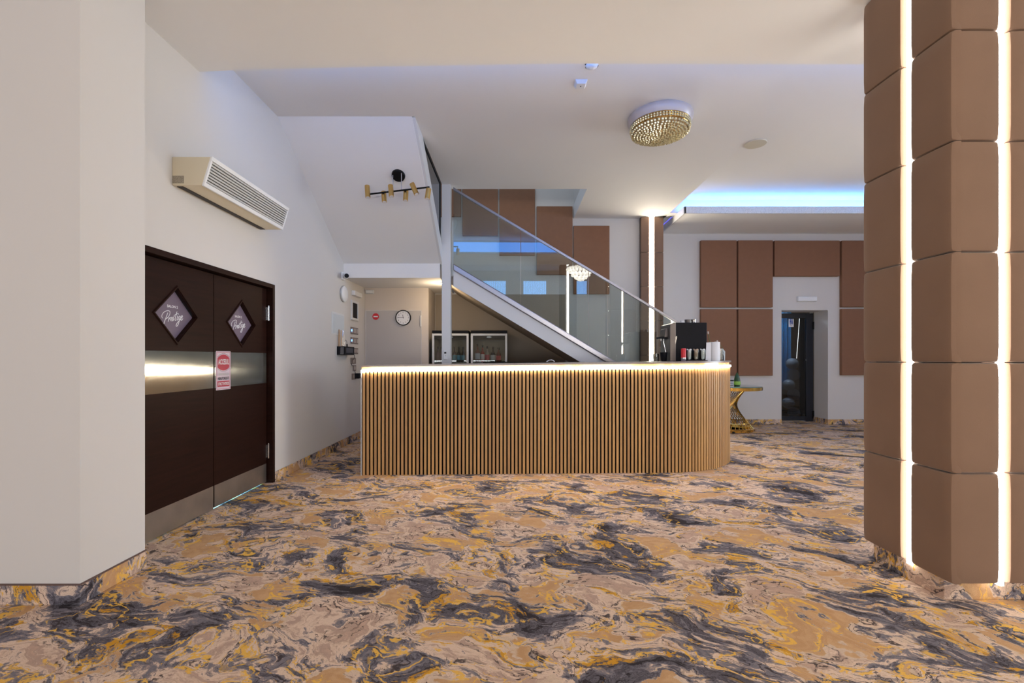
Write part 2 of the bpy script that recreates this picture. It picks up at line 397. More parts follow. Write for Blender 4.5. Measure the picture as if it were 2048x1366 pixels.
# ------------------------------------------------------------------ shell
XL = -2.41
MB().box(-7, 9.6, -7.5, 11.2, -0.15, 0).build('floor', 'carpet')
struct(bpy.data.objects['floor'])
DY0, DY1, DZ = 2.88, 4.617, 1.996          # outer size of the double door frame
b = MB()
b.box(XL - 0.2, XL, 2.727, DY0, 0, 6.2).box(XL - 0.2, XL, DY1, 8.1, 0, 6.2).box(XL - 0.2, XL, DY0, DY1, DZ, 6.2)
struct(b.build('wall_left', 'wall'))
struct(MB().box(-7, -2.2, 2.317, 2.727, 0, 5.2).build('wall_front', 'wall'))
struct(MB().box(-2.61, -1.367, 7.45, 8.1, 0, 2.404).build('wall_niche', 'wall_warm'))
struct(MB().box(-2.61, 2.66, 8.1, 8.3, 0, 6.2).build('wall_back', 'wall'))
struct(MB().box(-1.36, 0.95, 8.09, 8.099, 0, 2.39).build('wall_under_stairs', 'wall_taupe'))  # dark sheet over the back wall, coloured as the shade under the stairs
b = MB(); b.box(2.46, 5.118, 8.64, 9.04, 0, 4.3).box(6.0, 9.6, 8.64, 9.04, 0, 4.3).box(5.118, 6.0, 8.64, 9.04, 2.166, 4.3)
struct(b.build('wall_far', 'wall'))
struct(MB().box(2.46, 2.66, 8.3, 8.64, 0, 4.3).build('wall_return', 'wall'))
struct(MB().box(9.5, 9.7, -7.5, 9.04, 0, 5.2).build('wall_right', 'hall'))
struct(MB().box(-7.2, -7.0, -7.5, 2.5, 0, 5.2).build('wall_hall_left', 'hall'))
struct(MB().box(-7.2, 9.7, -7.7, -7.5, 0, 5.2).build('wall_hall_back', 'hall'))
# room behind the dark double door and behind the washroom door
b = MB(); b.box(-4.6, -4.5, 2.727, 5.2, 0, 2.6).box(-4.5, -2.61, 5.1, 5.2, 0, 2.6).box(-4.5, -2.61, 2.727, 5.2, 2.5, 2.6)
struct(b.build('wall_side_room', 'hall'))
b = MB(); b.box(4.7, 4.8, 9.2, 11.1, 0, 2.5).box(7.4, 7.5, 9.2, 11.1, 0, 2.5).box(4.7, 7.5, 11.0, 11.1, 0, 2.5).box(4.7, 7.5, 9.2, 11.1, 2.4, 2.5)
b.box(4.8, 5.10, 9.1, 9.2, 0, 2.4).box(6.02, 7.4, 9.1, 9.2, 0, 2.4)
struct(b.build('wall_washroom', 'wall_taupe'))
# ceilings: low beam over the opening, main ceiling with the stair opening, rising part on the right
edge = [(-2.41, 3.51), (-2.07, 3.486), (-1.0, 3.445), (0.4, 3.412), (2.2, 3.42), (9.5, 3.42)]
struct(MB().prism(edge + [(9.5, 2.317), (-2.2, 2.317), (-2.2, 2.727), (-2.41, 2.727)], 'z', 3.461, 5.2).build('ceiling_low', 'ceil'))
b = MB()
b.box(XL, 9.5, 3.40, 4.68, 3.74, 3.99).box(-1.002, 1.10, 4.68, 6.684, 3.74, 3.99).box(1.10, 2.70, 4.68, 8.1, 3.74, 3.99)
b.prism([(4.68, 3.74), (5.6, 3.74), (7.75, 3.95), (7.75, 4.2), (4.68, 4.2)], 'x', 2.70, 9.5)
struct(b.build('ceiling', 'ceil'))
struct(MB().box(2.70, 9.5, 7.75, 7.95, 3.73, 4.2).build('trim_cove_wall', 'ceil'))
struct(MB().box(2.60, 2.80, 7.95, 8.64, 3.74, 3.99).build('trim_cove_end', 'ceil'))
b = MB(); b.box(2.835, 9.5, 7.45, 8.64, 3.618, 3.70)
struct(b.build('ceiling_dropped', 'ceil'))
b = MB(); b.box(2.815, 9.5, 7.43, 7.46, 3.618, 3.735).box(2.815, 2.845, 7.43, 8.64, 3.618, 3.735)
struct(b.build('trim_moulding', 'mould', bevel=0.006))
struct(MB().box(-7.2, 9.7, -7.7, 2.317, 5.2, 5.4).build('ceiling_hall', 'hall'))
b = MB(); b.box(-2.61, 1.3, 4.1, 4.3, 3.99, 6.2).box(1.10, 1.3, 4.3, 8.1, 3.99, 6.2).box(-2.61, 1.3, 4.1, 8.3, 6.2, 6.4)
struct(b.build('wall_stairwell', 'wall'))
# skirtings in carpet
def skirt(name, b): return struct(b.build(name, 'carpet', bevel=0.004, bseg=2))
t = 0.012
skirt('baseboard_left', MB().box(XL, XL + t, DY1, 7.45, 0, 0.10))
skirt('baseboard_front', MB().prism([(-7, 2.317 - t), (-2.2 + t, 2.317 - t), (-2.2 + t, 2.727), (-2.2, 2.727), (-2.2, 2.317), (-7, 2.317)], 'z', 0, 0.10))
skirt('baseboard_far', MB().prism([(2.66, 8.64 - t), (5.118, 8.64 - t), (5.118, 8.64), (2.66, 8.64)], 'z', 0, 0.095))
skirt('baseboard_far_right', MB().prism([(6.0 - t, 9.04), (6.0 - t, 8.64 - t), (9.5, 8.64 - t), (9.5, 8.64), (6.0, 8.64), (6.0, 9.04)], 'z', 0, 0.095))
# thin brown cap line above the front skirting
struct(MB().prism([(-7, 2.317 - t - .002), (-2.2 + t + .002, 2.317 - t - .002), (-2.2 + t + .002, 2.727), (-2.2, 2.727), (-2.2, 2.317), (-7, 2.317)], 'z', 0.10, 0.104).build('trim_skirting_cap', mat('brown edging', (0.12, 0.07, 0.06), 0.7)))

# blue LED along the back face of the low ceiling
bb = MB()
for i in range(1, len(edge) - 1):
    (x0, y0), (x1, y1) = edge[i], edge[i + 1]
    bb.add([(x0, y0 + .004, 3.50), (x1, y1 + .004, 3.50), (x1, y1 + .004, 3.70), (x0, y0 + .004, 3.70),
            (x0, y0 + .012, 3.50), (x1, y1 + .012, 3.50), (x1, y1 + .012, 3.70), (x0, y0 + .012, 3.70)],
           [(0, 1, 2, 3), (4, 7, 6, 5), (0, 4, 5, 1), (3, 2, 6, 7), (0, 3, 7, 4), (1, 5, 6, 2)])
tag(bb.build('led_strip', 'ledblue'), 'blue light strip along the far side of the low ceiling edge', 'light strip')
tag(MB().box(2.95, 9.4, 7.62, 7.64, 3.702, 3.722).build('led_strip', 'ledcove'), 'bright blue cove light hidden above the dropped ceiling at right', 'light strip')

tag(MB().box(2.88, 2.90, 7.60, 8.50, 3.702, 3.722).build('led_strip', 'ledviolet'), 'violet-blue cove light along the left end of the dropped ceiling', 'light strip')
# hall windows seen mirrored in the stair glass
for i, (x0, x1) in enumerate(((-1.30, -0.27), (0.52, 1.55), (2.35, 3.38), (-3.1, -2.07))):
    e = sempty('window_%d' % (i + 1), ((x0 + x1) / 2, -7.45, 4.15))
    MB().box(x0 - .06, x1 + .06, -7.50, -7.46, 4.09, 4.80).build('window_frame', 'whitepaint', e)
    c = MB(); n = 22
    for k in range(n):
        xa, xb = x0 + (x1 - x0) * k / n, x0 + (x1 - x0) * (k + .55) / n
        c.box(xa, xb, -7.455, -7.44, 4.15, 4.74)
    c.build('curtain', 'curtain_lit', e)

# ------------------------------------------------------------------ double door
PX = -2.46
fr = MB()
fr.box(PX - .03, XL + .006, DY0, DY0 + .042, 0, DZ).box(PX - .03, XL + .006, DY1 - .042, DY1, 0, DZ).box(PX - .03, XL + .006, DY0 + .042, DY1 - .042, DZ - .042, DZ)
fr.box(PX - .062, PX - .048, DY0, DY1, 1.90, DZ).box(PX - .062, PX - .048, DY1 - .10, DY1, 0, DZ).box(PX - .062, PX - .048, DY0, DY0 + .08, 0, DZ).box(PX - .062, PX - .048, 3.72, 3.79, 0.02, DZ)  # unseen stops added to block light leaking round the leaves
fr.box(PX - .062, PX - .02, DY0, DY1, DZ - .04, DZ).box(PX - .062, PX - .02, DY1 - .04, DY1, 0, DZ)
struct(fr.build('trim_door_frame', 'wenge', bevel=0.003))
def leaf(idx, y0, y1, hinge_side):
    yc = (y0 + y1) / 2 - (0.0 if idx == 1 else 0.015); zc = 1.567; hy, hz = 0.205, 0.195
    d = sempty('door_%d' % idx, (PX, (y0 + y1) / 2, 0))
    z0, z1 = (0.012, 0.018)[idx - 1], 1.945
    xf, xb = PX, PX - .045
    b = MB()
    outer = [(y0, z0), (y1, z0), (y1, z1), (y0, z1)]
    inner = [(yc, zc - hz), (yc + hy, zc), (yc, zc + hz), (yc - hy, zc)]
    vs = [(x, p[0], p[1]) for x in (xf, xb) for p in outer + inner]
    fs = []
    for s_ in (0, 8):
        # ring between rectangle and diamond
        fs += [(s_ + 0, s_ + 1, s_ + 5, s_ + 4), (s_ + 1, s_ + 2, s_ + 6, s_ + 5), (s_ + 2, s_ + 3, s_ + 7, s_ + 6), (s_ + 3, s_ + 0, s_ + 4, s_ + 7)]
    fs += [(i, (i + 1) % 4, 8 + (i + 1) % 4, 8 + i) for i in range(4)]
    fs += [(4 + i, 12 + i, 12 + (i + 1) % 4, 4 + (i + 1) % 4) for i in range(4)]
    b.add(vs, fs); b.build('door_panel', 'wenge', d, smooth=False)
    # raised moulding round the diamond
    def dia(k): return [(yc, zc - hz * k), (yc + hy * k, zc), (yc, zc + hz * k), (yc - hy * k, zc)]
    m_ = MB(); o_, i_ = dia(1.13), dia(1.0)
    vs = [(xf, *p) for p in o_] + [(xf + .009, *p) for p in dia(1.09)] + [(xf + .009, *p) for p in dia(1.03)] + [(xf - .03, *p) for p in dia(1.0)]
    fs = []
    for a in range(3):
        fs += [(a * 4 + i, a * 4 + (i + 1) % 4, a * 4 + 4 + (i + 1) % 4, a * 4 + 4 + i) for i in range(4)]
    m_.add(vs, fs); m_.build('diamond_moulding', 'wenge', d, smooth=False)
    sg = MB().prism(dia(0.995), 'x', xf - .036, xf - .030); s1 = sg.build('diamond_sign', 'purple', d, smooth=False)
    text('lettering', 'SALON 2', 0.026, (xf - .029, yc - 0.004, zc + 0.062), (0, 1, 0), (0, 0, 1), 'inkwhite', s1, width=0.105, bold=0.0006)
    # handwritten word
    S = 9.31
    cx, cy = 480, 655
    strokes = [
        [(385, 575), (372, 605), (345, 655), (322, 700), (308, 738)],
        [(290, 640), (273, 620), (275, 590), (300, 562), (345, 545), (392, 545), (425, 562), (430, 590), (415, 622), (385, 648), (345, 665)],
        [(412, 655), (400, 690), (394, 712)], [(403, 690), (425, 660), (440, 655), (446, 662)],
        [(445, 692), (470, 685), (482, 668), (470, 656), (450, 670), (443, 698), (455, 712), (478, 705), (492, 690)],
        [(518, 652), (498, 668), (505, 690), (498, 712), (478, 718)],
        [(572, 590), (552, 640), (532, 700), (538, 722), (552, 715)], [(508, 640), (560, 628), (602, 622)],
        [(586, 655), (572, 700), (574, 722), (588, 718)], [(604, 636), (608, 642)],
        [(640, 672), (618, 668), (603, 695), (606, 718), (624, 712), (641, 676), (628, 715), (606, 772), (582, 808), (560, 815), (553, 798), (575, 765), (620, 735), (655, 722)],
        [(652, 712), (675, 700), (686, 682), (676, 668), (660, 685), (652, 718), (660, 742), (684, 730), (695, 718)]]
    lt = MB()
    ks = 0.000480
    for st in strokes:
        pts = []
        for (px_, py_) in st:
            yy = (px_ - cx) * ks; zz = -(py_ - cy) * ks + (px_ - cx) * ks * 0.27
            pts.append((xf - .0285, yc + yy * 1.02 - .004, zc - 0.012 + zz))
        # Catmull-Rom
        out = []
        for i in range(len(pts) - 1):
            p0 = Vector(pts[max(i - 1, 0)]); p1 = Vector(pts[i]); p2 = Vector(pts[i + 1]); p3 = Vector(pts[min(i + 2, len(pts) - 1)])
            for k in range(4):
                t_ = k / 4; out.append(0.5 * ((2 * p1) + (p2 - p0) * t_ + (2 * p0 - 5 * p1 + 4 * p2 - p3) * t_ ** 2 + (3 * p1 - p0 - 3 * p2 + p3) * t_ ** 3))
        out.append(Vector(pts[-1])); lt.tube(out, 0.0024, 5)
    lt.build('script_lettering', 'inkwhite', s1)
    # plates
    MB().box(xf, xf + .002, y0 + .004, y1 - .004, 1.006, 1.304).build('push_plate', 'steel', d, smooth=False)
    MB().box(xf, xf + .002, y0 + .004, y1 - .004, z0, 0.2).build('kick_plate', 'kick', d, smooth=False)
    for hz_ in ((1.70, 0.32) if hinge_side else ()):
        hb = MB(); hb.cyl((PX + .016, y1 + .010, hz_ - .07), (PX + .016, y1 + .010, hz_ + .07), .009).cyl((PX + .016, y1 + .010, hz_ + .072), (PX + .016, y1 + .010, hz_ + .08), .008)
        hb.box(PX - .001, PX + .004, y1 - .012, y1 + .018, hz_ - .065, hz_ + .065)
        hb.build('hinge', 'chrome', d)
    return d
leaf(1, 2.93, 3.748, False)
leaf(2, 3.756, 4.556, True)
# red and white notice on the second leaf
def notice():
    Y0, Y1, Z0, Z1 = 3.777, 3.970, 0.985, 1.312; x = PX + .0025
    t_ = thing('warning_sign', 'red and white no-entry notice on the steel plate of the right door leaf', 'sign', (x, (Y0 + Y1) / 2, Z0))
    b = MB().box(x, x + .0015, Y0, Y1, Z0, Z1).build('sign_board', 'pinkwhite', t_, smooth=False, bevel=.0)
    x2 = x + .002
    W = Y1 - Y0; c = (Y0 + Y1) / 2
    fr = MB(); g = .007
    for (a0, a1, c0, c1) in ((Y0 + g, Y1 - g, Z1 - g - .003, Z1 - g), (Y0 + g, Y1 - g, Z0 + g, Z0 + g + .003), (Y0 + g, Y0 + g + .003, Z0 + g, Z1 - g), (Y1 - g - .003, Y1 - g, Z0 + g, Z1 - g)):
        fr.box(x2 - .0004, x2, a0, a1, c0, c1)
    fr.build('border', 'signred', t_, smooth=False)
    # red cushion shape
    top, bot = [], []
    for k in range(13):
        u = -1 + 2 * k / 12
        top.append((c + u * W * .41, Z1 - .058 + .030 * (1 - u * u))); bot.append((c + u * W * .41, Z1 - .138 - .026 * (1 - u * u)))
    MB().prism(bot + top[::-1], 'x', x2 - .0004, x2 + .0002).build('red_badge', 'signred', t_, smooth=False)
    MB().tube([(x2, p[0], p[1] + .008) for p in top], .0013, 5).build('upper_arc', 'ink', t_)
    MB().tube([(x2, p[0], p[1] - .008) for p in bot], .001, 5).build('lower_arc', 'ink', t_)
    MB().box(x2 - .0004, x2, Y0 + .016, Y1 - .016, Z0 + .026, Z0 + .075).build('red_bar', 'signred', t_, smooth=False)
    ya, za = (0, 1, 0), (0, 0, 1)
    text('lettering', 'ACCESUL', .062, (x2 + .0006, c, Z1 - .093), ya, za, 'paper', t_, width=W * .74, bold=.0012)
    text('lettering', 'PERSOANELOR', .030, (x2 + .0006, c, Z1 - .196), ya, za, 'louvre', t_, width=W * .74, bold=.0006)
    text('lettering', 'NEAUTORIZATE', .032, (x2 + .0006, c, Z1 - .232), ya, za, 'ink', t_, width=W * .76, bold=.0008)
    text('lettering', 'STRICT INTERZIS', .034, (x2 + .0006, c, Z0 + .050), ya, za, 'paper', t_, width=W * .76, bold=.0006)
notice()

# ------------------------------------------------------------------ air curtain
def air_curtain():
    y0, y1 = 3.225, 4.34
    t_ = thing('air_curtain', 'long cream air curtain unit mounted on the left wall above the dark double door', 'air curtain', (XL, (y0 + y1) / 2, 2.48))
    sec = [(XL, 2.68), (-2.137, 2.68), (-2.195, 2.485), (-2.205, 2.478), (XL, 2.478)]
    MB().prism(sec, 'y', y0, y1).build('housing', 'cream', t_, bevel=.004)
    # front cover proud of the housing with frame and louvres
    fx = lambda z: -2.137 - (2.68 - z) * (0.058 / 0.195)
    f = MB()
    def fq(ya, yb, za, zb, d0, d1):
        f.add([(fx(za) + d0, ya, za), (fx(za) + d0, yb, za), (fx(zb) + d0, yb, zb), (fx(zb) + d0, ya, zb),
               (fx(za) + d1, ya, za), (fx(za) + d1, yb, za), (fx(zb) + d1, yb, zb), (fx(zb) + d1, ya, zb)],
              [(0, 1, 2, 3), (4, 7, 6, 5), (0, 4, 5, 1), (3, 2, 6, 7), (0, 3, 7, 4), (1, 5, 6, 2)])
    fq(y0, y1, 2.655, 2.683, -.002, .014); fq(y0, y1, 2.475, 2.502, -.002, .014)
    fq(y0, y0 + .018, 2.502, 2.655, -.002, .014); fq(y1 - .018, y1, 2.502, 2.655, -.002, .014)
    f.build('front_frame', 'white', t_, bevel=.003)
    f = MB(); fq(y0 + .018, y1 - .018, 2.502, 2.655, .0005, .001); f.build('dark_opening', 'blackmat', t_, smooth=False)
    f = MB()
    for k in range(8):
        z = 2.506 + k * .0190; fq(y0 + .018, y1 - .018, z, z + .0115, .003, .011)
    f.build('louvres', 'louvre', t_, smooth=False)
    MB().box(XL + .02, XL + .065, y0 + .02, y1 - .02, 2.474, 2.480).build('outlet_slot', mat('dark brown slot', (.02, .012, .008), .6), t_, smooth=False)
    MB().box(XL + .004, XL + .085, y0 - .001, y0, 2.492, 2.545).build('sticker', 'dirtgrey', t_, smooth=False)
air_curtain()

# ------------------------------------------------------------------ staircase
XS = -1.0
slope = (3.74 - 2.609) / (6.508 - 4.68)
st = thing('staircase', 'white staircase with a landing and two flights behind the bar', 'staircase', (0, 7.3, 0))
MB().prism([(4.68, 3.74), (6.508, 2.609), (6.508, 2.404), (8.1, 2.404), (8.1, 2.62), (6.60, 2.62), (6.55, 2.66), (4.68 + .01, 3.82)], 'x', XL, XS - .03).build('landing_and_soffit', 'ceil', st, smooth=False)
up = [(4.66, 3.735), (6.50, 2.609 - .02), (6.50, 2.609 + .30), (5.17, 3.74), (4.66, 3.74)]
MB().prism([(4.70, 3.74), (6.52, 2.60), (6.52, 2.86), (5.10, 3.74)], 'x', XS - .03, XS).build('upper_stringer', 'whitepaint', st, smooth=False)
# treads of the upper flight
tr = MB()
for k in range(5):
    y = 6.30 - k * .27; z = 2.98 + (k + 1) * .168
    tr.prism([(y, z), (y + .0, z - .04), (y - .29, z - .04), (y - .29, z)], 'x', XL, XS - .03)
tr.build('upper_treads', 'whitepaint', st, smooth=False)
YG = 6.52
a1 = 0.603
xt0, zt0 = -0.84, 2.605
strg = [(xt0, 2.56), (xt0, 2.29), (1.50, 2.29 - (1.50 - xt0) * .60), (2.15, .60), (2.15, zt0 - .045 - (2.15 - xt0) * a1)]
MB().prism(strg, 'y', YG, YG + .04).build('lower_stringer', 'whitepaint', st, smooth=False)
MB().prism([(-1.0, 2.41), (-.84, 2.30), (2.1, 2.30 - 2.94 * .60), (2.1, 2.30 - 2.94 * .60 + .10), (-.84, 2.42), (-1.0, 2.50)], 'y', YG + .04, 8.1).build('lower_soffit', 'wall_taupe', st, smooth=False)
for k in range(11):
    x = -.84 + (k + 1) * .272; z = 2.609 - (k + 1) * .165
    MB().box(x - .29, x, YG + .04, 8.08, z - .04, z).build('tread', 'granite', st, smooth=False)
MB().box(2.05, 2.5, YG, 8.08, 0, .60).build('bottom_platform', 'whitepaint', st, smooth=False)
# chrome channel
ch = MB()
def xz(x, off=0.0): return zt0 + off - (x - xt0) * a1
ch.prism([(xt0, xz(xt0, -.095)), (2.15, xz(2.15, -.095)), (2.15, xz(2.15, .002)), (xt0, xz(xt0, .002))], 'y', YG - .032, YG + .035)
ch.build('glass_channel', 'satin', st, bevel=.014, bseg=4)
bal = thing('glass_balustrade', 'sloping frameless glass balustrade with thin metal handrail on the lower flight', 'balustrade', (0.6, YG, 1.4))
hx0, hz0, hx1, hz1 = -0.84, 3.70, 2.42, 1.755
hs = (hz0 - hz1) / (hx1 - hx0)
MB().prism([(hx0, hz0), (hx0, hz0 - .038), (hx1, hz1 - .038), (hx1, hz1)], 'y', YG - .018, YG + .024).build('handrail', 'railm', bal, bevel=.003)
for x0, x1 in ((-.838, .122), (.130, 1.093), (1.101, 2.075), (2.083, 2.40)):
    f = lambda x: hz0 - .036 - (x - hx0) * hs
    MB().prism([(x0, xz(x0, -.02)), (x1, xz(x1, -.02)), (x1, f(x1)), (x0, f(x0))], 'y', YG - .002, YG + .010).build('glass_panel', 'glass', bal, smooth=False)
# upper flight balustrade
bu = thing('glass_balustrade', 'narrow dark glass panel beside the upper flight left of the square post', 'balustrade', (XS, 5.9, 2.9))
MB().prism([(5.16, 3.70), (6.38, 2.935), (6.38, 3.70)], 'x', XS - .022, XS - .012).build('glass_panel', 'darkglass', bu, smooth=False)
MB().box(XS - .03, XS - .004, 5.0, 6.42, 3.70, 3.737).build('top_rail', 'blackmat', bu, smooth=False)
MB().box(XS - .03, XS - .004, 6.38, 6.42, 2.92, 3.70).build('end_post', 'blackmat', bu, smooth=False)
# square post
pl = thing('support_post', 'slim white square post standing behind the bar at the foot of the landing', 'post', (-.94, 6.57, 0))
MB().box(-1.004, -.878, 6.50, 6.63, 0, 3.74).build('shaft', 'whitepaint', pl, smooth=False, bevel=.004)
th = thing('thermostat', 'small white thermostat with dark display on the square post', 'thermostat', (-.948, 6.49, 1.22))
MB().box(-.975, -.922, 6.482, 6.50, 1.235, 1.365).build('case', 'white', th, bevel=.004)
MB().box(-.966, -.936, 6.480, 6.483, 1.318, 1.345).build('display', 'ink', th, smooth=False)
MB().cyl((-.945, 6.478, 1.29), (-.945, 6.483, 1.29), .007).build('button', 'louvre', th)

# wall panels
def wall_panel(x0, x1, z0, z1, y, label, group, d=.07):
    t_ = MB().box(x0, x1, y - d, y, z0, z1).build('acoustic_panel', 'panel', bevel=.008, bseg=3)
    tag(t_, label, 'wall panel', group); return t_
G1 = 'stepped panels on the stair wall'
for px0, px1, pyb, lab in ((850, 921.8, 432.9, 'brown fabric wall panel highest on the stair wall, next to the square post'),
                           (924.6, 995.8, 471.3, 'brown fabric wall panel second highest up the stair wall'),
                           (998.6, 1070, 510.8, 'brown fabric wall panel in the middle of the stair wall steps'),
                           (1073.4, 1145.2, 549.2, 'brown fabric wall panel second lowest on the stair wall, crossed by the handrail'),
                           (1147.4, 1219.2, 588, 'brown fabric wall panel lowest on the stair wall, mostly above the handrail')):
    x0, _, z0 = uY(px0, pyb, 8.05); x1 = uY(px1, 0, 8.05)[0]
    wall_panel(x0, x1, z0, z0 + 1.21, 8.1, lab, G1, .05)
G2 = 'panels on the far right wall'
for (a, b_, c, d_), lab in (((1402, 1473.7, 480.5, 614.4), 'brown fabric wall panel top left on the far wall'),
                            ((1476.7, 1546, 480.5, 614.4), 'brown upright wall panel in the top row just left of the doorway'),
                            ((1549.3, 1680, 481, 552.3), 'wide brown wall panel above the glass door'),
                            ((1684, 1756, 481, 613.8), 'brown wall panel in the top row right of the glass door'),
                            ((1402, 1473.7, 618, 751.5), 'brown wall panel bottom left on the far wall behind the coffee machine'),
                            ((1476.7, 1546, 618, 751.5), 'scratched brown wall panel bottom row left of the glass door'),
                            ((1684, 1756, 617.5, 750.5), 'brown wall panel in the bottom row right of the glass door')):
    x0, _, z1 = uY(a, c, 8.57); x1, _, z0 = uY(b_, d_, 8.57)
    wall_panel(x0, x1, z0, z1, 8.64, lab, G2)

# ------------------------------------------------------------------ upholstered pillars with LEDs
def near_pillar():
    X0, X1, Y0, Y1 = 2.2, 2.78, 2.278, 2.86
    t_ = thing('upholstered_pillar', 'large brown velvet padded pillar with vertical white light strips at the right edge', 'pillar', (2.49, 2.57, 0))
    c = MB().box(X0 + .05, X1 - .05, Y0 + .09, Y1 - .05, 0, 3.461); c.build('core', 'crev', t_, smooth=False)
    s = MB(); s.box(X0 + .04, X1 - .04, Y0 + .08, Y1 - .04, 0, .11).build('carpet_skirting', 'carpet', t_, bevel=.004)
    hh = (3.461 - .116) / 6
    for k in range(6):
        z0, z1 = .116 + k * hh, .116 + (k + 1) * hh - .004
        for (a, b_) in ((Y0 + .005, 2.520), (2.582, Y1 - .001)):
            pad(X0, X0 + .055, a, b_, z0, z1, t_, 'x-')
            pad(X1 - .055, X1, a, b_, z0, z1, t_, 'x+')
        for (a, b_) in ((X0 + .020, 2.449), (2.502, X1 - .020)):
            pad(a, b_, Y0, Y0 + .095, z0, z1, t_, 'y-')
            pad(a, b_, Y1 - .055, Y1, z0, z1, t_, 'y+')
    MB().box(X0 + .020, X0 + .045, 2.541, 2.561, .10, 3.455).build('light_strip', 'ledp', t_, smooth=False)
    MB().box(X1 - .050, X1 - .030, 2.540, 2.562, .10, 3.455).build('light_strip', 'ledp', t_, smooth=False)
    MB().box(2.465, 2.485, Y0 + .020, Y0 + .045, .10, 3.455).build('light_strip', 'ledp', t_, smooth=False)
    MB().box(2.464, 2.490, Y1 - .05, Y1 - .03, .10, 3.455).build('light_strip', 'ledp', t_, smooth=False)
def pad(x0, x1, y0, y1, z0, z1, parent, face, m='velvet'):
    # cushion: rounded edges and a slightly crowned face
    nu, nv = 10, 14
    b = MB(); R = .013
    if face[0] == 'x': ua, ub, d0, d1 = y0, y1, (x0, x1)[face[1] == '+'], (x1, x0)[face[1] == '+']
    else: ua, ub, d0, d1 = x0, x1, (y0, y1)[face[1] == '+'], (y1, y0)[face[1] == '+']
    sg = 1 if d1 > d0 else -1
    us = [ua, ua + R * .3, ua + R] + [ua + R + (ub - ua - 2 * R) * k / 6 for k in range(1, 6)] + [ub - R, ub - R * .3, ub]
    vs_ = [z0, z0 + R * .3, z0 + R] + [z0 + R + (z1 - z0 - 2 * R) * k / 8 for k in range(1, 8)] + [z1 - R, z1 - R * .3, z1]
    def prof(e):  # distance to edge -> setback
        return 0 if e >= R else R * (1 - math.sqrt(max(0, 1 - (1 - e / R) ** 2)))
    grid = []
    for v in vs_:
        for u in us:
            e1 = min(u - ua, ub - u); e2 = min(v - z0, z1 - v)
            s_ = min(.022, prof(e1) + prof(e2)) + .004 * (1 - min(1, e1 / .07)) + .004 * (1 - min(1, e2 / .07))
            d = d0 + sg * s_
            grid.append((d, u, v) if face[0] == 'x' else (u, d, v))
    nU, nV = len(us), len(vs_)
    fs = [(j * nU + i, j * nU + i + 1, (j + 1) * nU + i + 1, (j + 1) * nU + i) for j in range(nV - 1) for i in range(nU - 1)]
    back = []
    per = [i for i in range(nU)] + [j * nU + nU - 1 for j in range(1, nV)] + [(nV - 1) * nU + i for i in range(nU - 2, -1, -1)] + [j * nU for j in range(nV - 2, 0, -1)]
    base = len(grid)
    for i in per:
        p = grid[i]; back.append((d1, p[1], p[2]) if face[0] == 'x' else (p[0], d1, p[2]))
    n = len(per)
    fs += [(per[i], per[(i + 1) % n], base + (i + 1) % n, base + i) for i in range(n)]
    fs.append(tuple(range(base, base + n)))
    b.add(grid + back, fs)
    o = b.build('padded_panel', m, parent)
    return o
near_pillar()
def slim_pillar(x0, x1, y0, y1, ztop, gx0, gx1, label, seams):
    t_ = thing('upholstered_pillar', label, 'pillar', ((x0 + x1) / 2, (y0 + y1) / 2, 0))
    MB().box(x0 + .01, x1 - .01, y0 + .03, y1, 0, ztop).build('core', 'crev', t_, smooth=False)
    zs = seams
    for k in range(len(zs) - 1):
        for (a, b_) in ((x0, gx0), (gx1, x1)):
            MB().box(a, b_, y0, y0 + .05, zs[k] + .003, zs[k + 1] - .003).build('padded_panel', 'velvet', t_, bevel=.008)
    MB().box(gx0 + .012, gx1 - .012, y0 + .004, y0 + .03, 0.05, ztop).build('light_strip', 'ledpb', t_, smooth=False)
    return t_
gx = 2.26 + (1303.5 - 1282) / 45 * .40
slim_pillar(2.262, 2.657, 7.98, 8.1, 3.74, gx - .045, gx + .045, 'slim brown padded pillar with one bright vertical light strip on the back wall', [0, .11, .71, 1.31, 1.91, 2.51, 3.11, 3.74])
# hall pillars behind the camera, seen mirrored in the stair glass
slim_pillar(1.45, 1.95, -1.0, -.6, 4.1, 1.64, 1.70, 'brown padded pillar in the hall behind the viewer', [0, .7, 1.4, 2.1, 2.8, 3.5, 4.1])
slim_pillar(4.55, 5.05, -1.0, -.6, 4.1, 4.77, 4.83, 'brown padded pillar further right in the hall behind the viewer', [0, .7, 1.4, 2.1, 2.8, 3.5, 4.1])
for t_ in [o for o in bpy.data.objects if o.name.startswith('upholstered_pillar') and o.location.y < 0]:
    for ch_ in t_.children:
        pass
# their strips face the stairs
MB().box(1.64, 1.70, -.598, -.58, .05, 4.1).build('light_strip', 'ledpb', bpy.data.objects['upholstered_pillar.002'], smooth=False)
MB().box(4.77, 4.83, -.598, -.58, .05, 4.1).build('light_strip', 'ledpb', bpy.data.objects['upholstered_pillar.003'], smooth=False)

